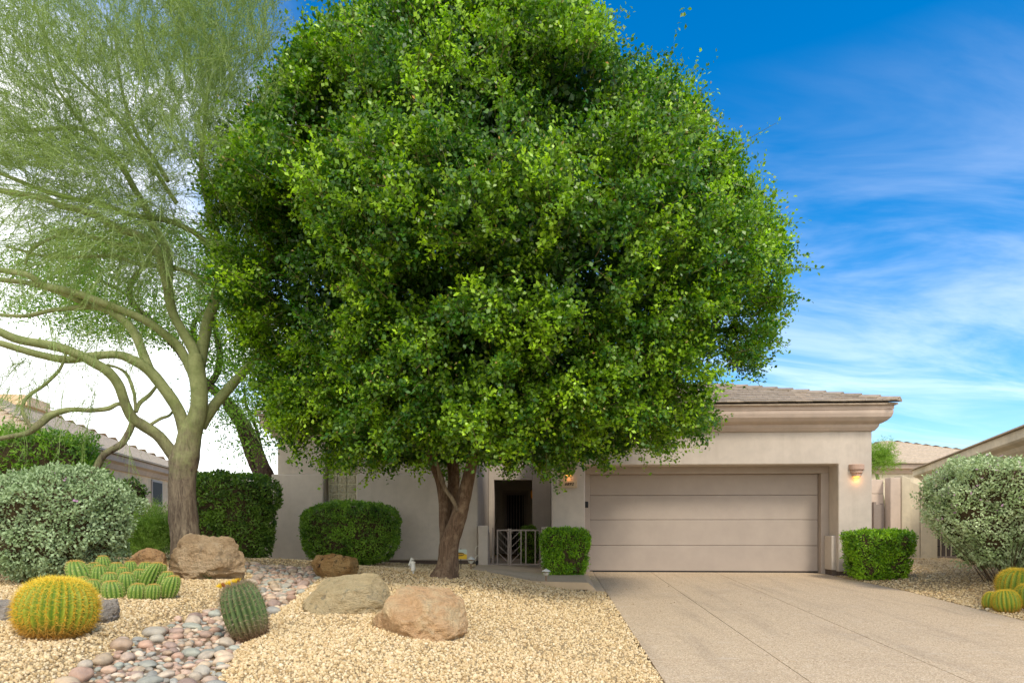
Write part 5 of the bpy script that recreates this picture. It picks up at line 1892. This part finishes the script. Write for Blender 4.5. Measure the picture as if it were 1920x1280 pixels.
for i, (px, py, w_, h_, lean, back) in enumerate(STEMS):
    yy = cb.y + back
    rx = w_ / FPX * yy / 2; rz = h_; top_z = EYE + (985 - py) / FPX * yy
    V, F, C, A = cactus_body(rx, rz, 13, .18, (.045, .12, .015), (.22, .33, .055), nz=20, power=2.3, base_brown=((.12, .12, .04), .16))
    cv_ = (lean * .55, -.10, lean * .9, 0.0)
    x = wpx(px, yy) - lean * rz * .45
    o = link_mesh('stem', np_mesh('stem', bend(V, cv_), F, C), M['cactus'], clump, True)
    o.location = (x - cb.x, yy - cb.y, top_z - rz * .98 - cb.z)
    n = A.shape[0]
    rows = np.linspace(1, n - 1.6, 15)
    A2 = np.stack([A[int(r)] * (1 - r % 1) + A[min(int(r) + 1, n - 1)] * (r % 1) for r in rows]).reshape(-1, 3)
    Ap, d, ln = spines_from(A2, rx, 7, rx * .20, 0)
    hz = Ap[:, 2] / rz
    col = pick((.66, .60, .28), (.72, .48, .14), np.clip((hz - .8) / .15, 0, 1))
    link_mesh('spines', spine_mesh('spines', bend(Ap, cv_), d, ln, rx * .04, col), M['spine'], o)['kind'] = 'stuff'

# single barrel cactus with yellow flowers by the creek
fb = G(464, 1204)
fero = empty('barrel_cactus', (fb.x, fb.y + .12, gz(fb.x, fb.y + .12) - .02), 0, 'dark green barrel cactus topped with yellow flowers beside the creek', 'cactus')
fero.rotation_euler = (.05, -.27, .0)
rx = 84 / FPX * fb.y / 2 * .93; rz = 112 / FPX * fb.y * 1.04
V, F, C, A = cactus_body(rx, rz, 21, .18, (.030, .062, .018), (.110, .165, .050), nz=28, power=2.6, base_brown=((.15, .085, .05), .42))
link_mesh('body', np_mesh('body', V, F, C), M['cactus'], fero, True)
n = A.shape[0]
rows = np.linspace(1, n - 1.6, 24)
A2 = np.stack([A[int(r)] * (1 - r % 1) + A[min(int(r) + 1, n - 1)] * (r % 1) for r in rows]).reshape(-1, 3)
Ap, d, ln = spines_from(A2, rx, 9, rx * .24, .0)
hz = Ap[:, 2] / rz
col = pick((.34, .26, .15), (.36, .30, .20), rng.uniform(size=len(Ap)))
bt = np.clip((.32 - hz) / .2, 0, 1)[:, None]
col = col * (1 - bt) + np.array([.22, .13, .07]) * bt
link_mesh('spines', spine_mesh('spines', Ap, d, ln, rx * .022, col), M['spine'], fero)['kind'] = 'stuff'
M['yellow_petal'] = plain('yellow_petal', (.78, .52, .03), .6, .2, var=.15)
M['red_petal'] = plain('rust_petal', (.36, .13, .03), .7, .2, var=.2)
for k in range(13):
    a_ = k * .62 + .2
    q = Vector((-.28 * rx + .42 * rx * math.cos(a_), -.1 * rx + .36 * rx * math.sin(a_), rz * .965))
    dirn = Vector((math.cos(a_) * .35 - .15, math.sin(a_) * .35, 1)).normalized()
    mb = MB(); n6 = 9
    s_ = dirn.cross(Vector((0, 1, .2))).normalized(); u_ = dirn.cross(s_)
    for j in range(n6):
        b_a = 6.283 * j / n6
        rad = (s_ * math.cos(b_a) + u_ * math.sin(b_a)); tan = dirn.cross(rad)
        sz = rx * .17
        tip = q + dirn * sz * 1.6 + rad * sz * (.55 if k % 3 else 1.0)
        mb.add([q + rad * sz * .1, q + dirn * sz * .8 + rad * sz * .35 + tan * sz * .18, tip, q + dirn * sz * .8 + rad * sz * .35 - tan * sz * .18], [(0, 1, 2, 3)])
    mb.build('flower', M['yellow_petal'] if k % 3 != 1 else M['red_petal'], fero)


# small green tuft before the brown boulder
ag = G(392, 1086)
agave = empty('grassy_tuft', ag, 0, 'small spiky green tuft against the brown boulder', 'plant')
mb = MB()
for k in range(16):
    a_ = random.uniform(math.pi * .9, 2.1 * math.pi); el = random.uniform(.35, 1.4); l = random.uniform(.10, .20)
    d_ = Vector((math.cos(a_) * math.cos(el), math.sin(a_) * math.cos(el), math.sin(el))); s_ = d_.cross(Vector((0, 0, 1))).normalized() * .008
    m_ = d_ * l * .5 + Vector((0, 0, .012)); e_ = d_ * l - Vector((0, 0, .01))
    mb = MB().add([-s_, s_, m_ + s_ * .8, m_ - s_ * .8, e_], [(0, 1, 2, 3), (3, 2, 4)])
    mb.build('blade', plain('tuft_green', (.07, .16, .03), .5, .3) if k == 0 else bpy.data.materials['tuft_green'], agave)


# ------------------------------------------------------------------ small garden things
def path_light(px, pyb, Yd, label, h=.22, s=1.0):
    x = wpx(px, Yd); z = gz(x, Yd)
    u_, v_ = uv(x, Yd)
    if walk_front(u_) < v_ and -.75 < u_ < 1.69: z = wk_top(u_, v_)
    o = empty('path_light', (x, Yd, z), 0, label, 'garden lamp', 'mushroom path lights')
    MB().lathe([(.014, 0), (.014, h * .55)], 8).build('stake', M['copper'], o)
    MB().lathe([(.020, h * .45), (.048 * s, h * .58), (.060 * s, h * .66), (.052 * s, h * .67)], 14).build('lower_shade', M['white_paint'], o, smooth=False)
    MB().lathe([(.03 * s, h * .67), (.03 * s, h * .77)], 10).build('lens', M['copper'], o)
    MB().lathe([(.078 * s, h * .77), (.080 * s, h * .785), (.052 * s, h * .90), (.012, h), (.006, h * 1.03)], 16).build('cap', M['white_paint'], o, smooth=False)
    return o


path_light(883, 1070, 12.3, 'mushroom path light beside the tree trunk and yellow sign', .24)
path_light(1024, 1090, 11.2, 'mushroom path light at the edge of the walk before the hedge', .21)
path_light(1020, 1068, 12.9, 'mushroom path light against the right gate post', .36, .9)


def spot(px, pyb, Yd, ang, label):
    x = wpx(px, Yd)
    o = empty('spot_light', (x, Yd, gz(x, Yd)), ang, label, 'garden lamp', 'small white garden spotlights')
    MB().tube([(0, 0, -.03), (0, 0, .07)], .012, 8).build('stake', M['steel'], o)
    d_ = Vector((.35, .25, .9)).normalized()
    q = Vector((0, 0, .08))
    MB().tube([q - d_ * .03, q - d_ * .02, q + d_ * .09, q + d_ * .12, q + d_ * .118], [.02, .032, .034, .042, .03], 12).build('lamp_head', M['white_paint'], o)
    return o


spot(769, 1063, 11.9, 0, 'small white garden spotlight standing farther back towards the wall')
spot(775, 1086, 10.2, 1.2, 'small white garden spotlight standing nearer, above the pink boulder')

# yellow security sign on a stake
sx, sy = wpx(864, 12.2), 12.2
ss = empty('yard_sign', (sx, sy, gz(sx, sy)), 0, 'small yellow and pale blue yard sign on a stake by the trunk', 'sign')
MB().box(-.006, .006, -.004, .004, -.05, .40).build('stake', M['rubber'], ss)
pv_ = [(-.105, .20), (.115, .20), (.115, .375), (.08, .385), (-.105, .375)]
MB().prism(pv_, -.014, -.006).build('plate', plain('sign_pale_blue', (.52, .60, .52), .5, .4, var=.05), ss)
MB().prism([(-.105, .20), (.115, .20), (.115, .285), (.06, .30), (-.105, .30)], -.018, -.0145).build('yellow_field', plain('sign_yellow', (.78, .50, .02), .5, .4, var=.06), ss)
MB().prism([(-.10 + .085 + .085 * math.cos(a_), .290 + .036 * math.sin(a_)) for a_ in np.linspace(0, 6.283, 15)[:-1]], -.022, -.0185).build('emblem', plain('sign_olive', (.17, .12, .015), .5, .4), ss)
MB().box(-.088, .055, -.025, -.0225, .278, .300).build('emblem_stripe', plain('sign_orange', (.62, .33, .03), .5, .4), ss)

# hose valve pipes at the wall corner
hv_ = empty('hose_valve', local(-.80, .47, .16), -YAW, 'white curled hose valve pipes at the corner of the left wing', 'pipe')
for z in (.10, .30):
    pts = [(0, 0, z - .10), (0, -.05, z), (.02, -.06, z + .07), (.06, -.06, z + .09), (.09, -.06, z + .05), (.085, -.06, z)]
    MB().tube(catmull(pts, 4), .011, 8).build('pipe', M['white_paint'], hv_, smooth=True)
MB().box(.0, .17, -.10, .0, -.08, .07).build('valve_box', M['rubber'], hv_, .01)

# dry fallen leaves lying on the gravel and walk under the tree (stuff)
nl = 420
fx = rng.normal(-.6, 1.9, nl); fy = rng.normal(9.2, 2.0, nl)
fu, fv = uv(fx, fy)
kk = (fy > 4.6) & (fu < 4.5) & (fv < .3) & (creek_d(fx, fy) > .05)
fx, fy, fu, fv = fx[kk], fy[kk], fu[kk], fv[kk]
fz = np.where(fu > U_LEFT, drive_z(fv) + .006, ground(fx, fy) + .026)
n = len(fx)
fa = rng.normal(0, 1, (n, 3)); fa[:, 2] *= .25
ll = rng.uniform(.015, .038, n)
o = leaf_object('leaf_litter', M['petal'], None, np.stack([fx, fy, fz], -1), unit(fa), unit(rng.normal(0, .35, (n, 3)) + np.array([0, 0, 1])), ll, ll * .55, pick((.16, .085, .035), (.42, .28, .10), rng.uniform(size=n)))
tag(o, 'dry brown fallen leaves scattered on the gravel under the tree', kind='stuff')
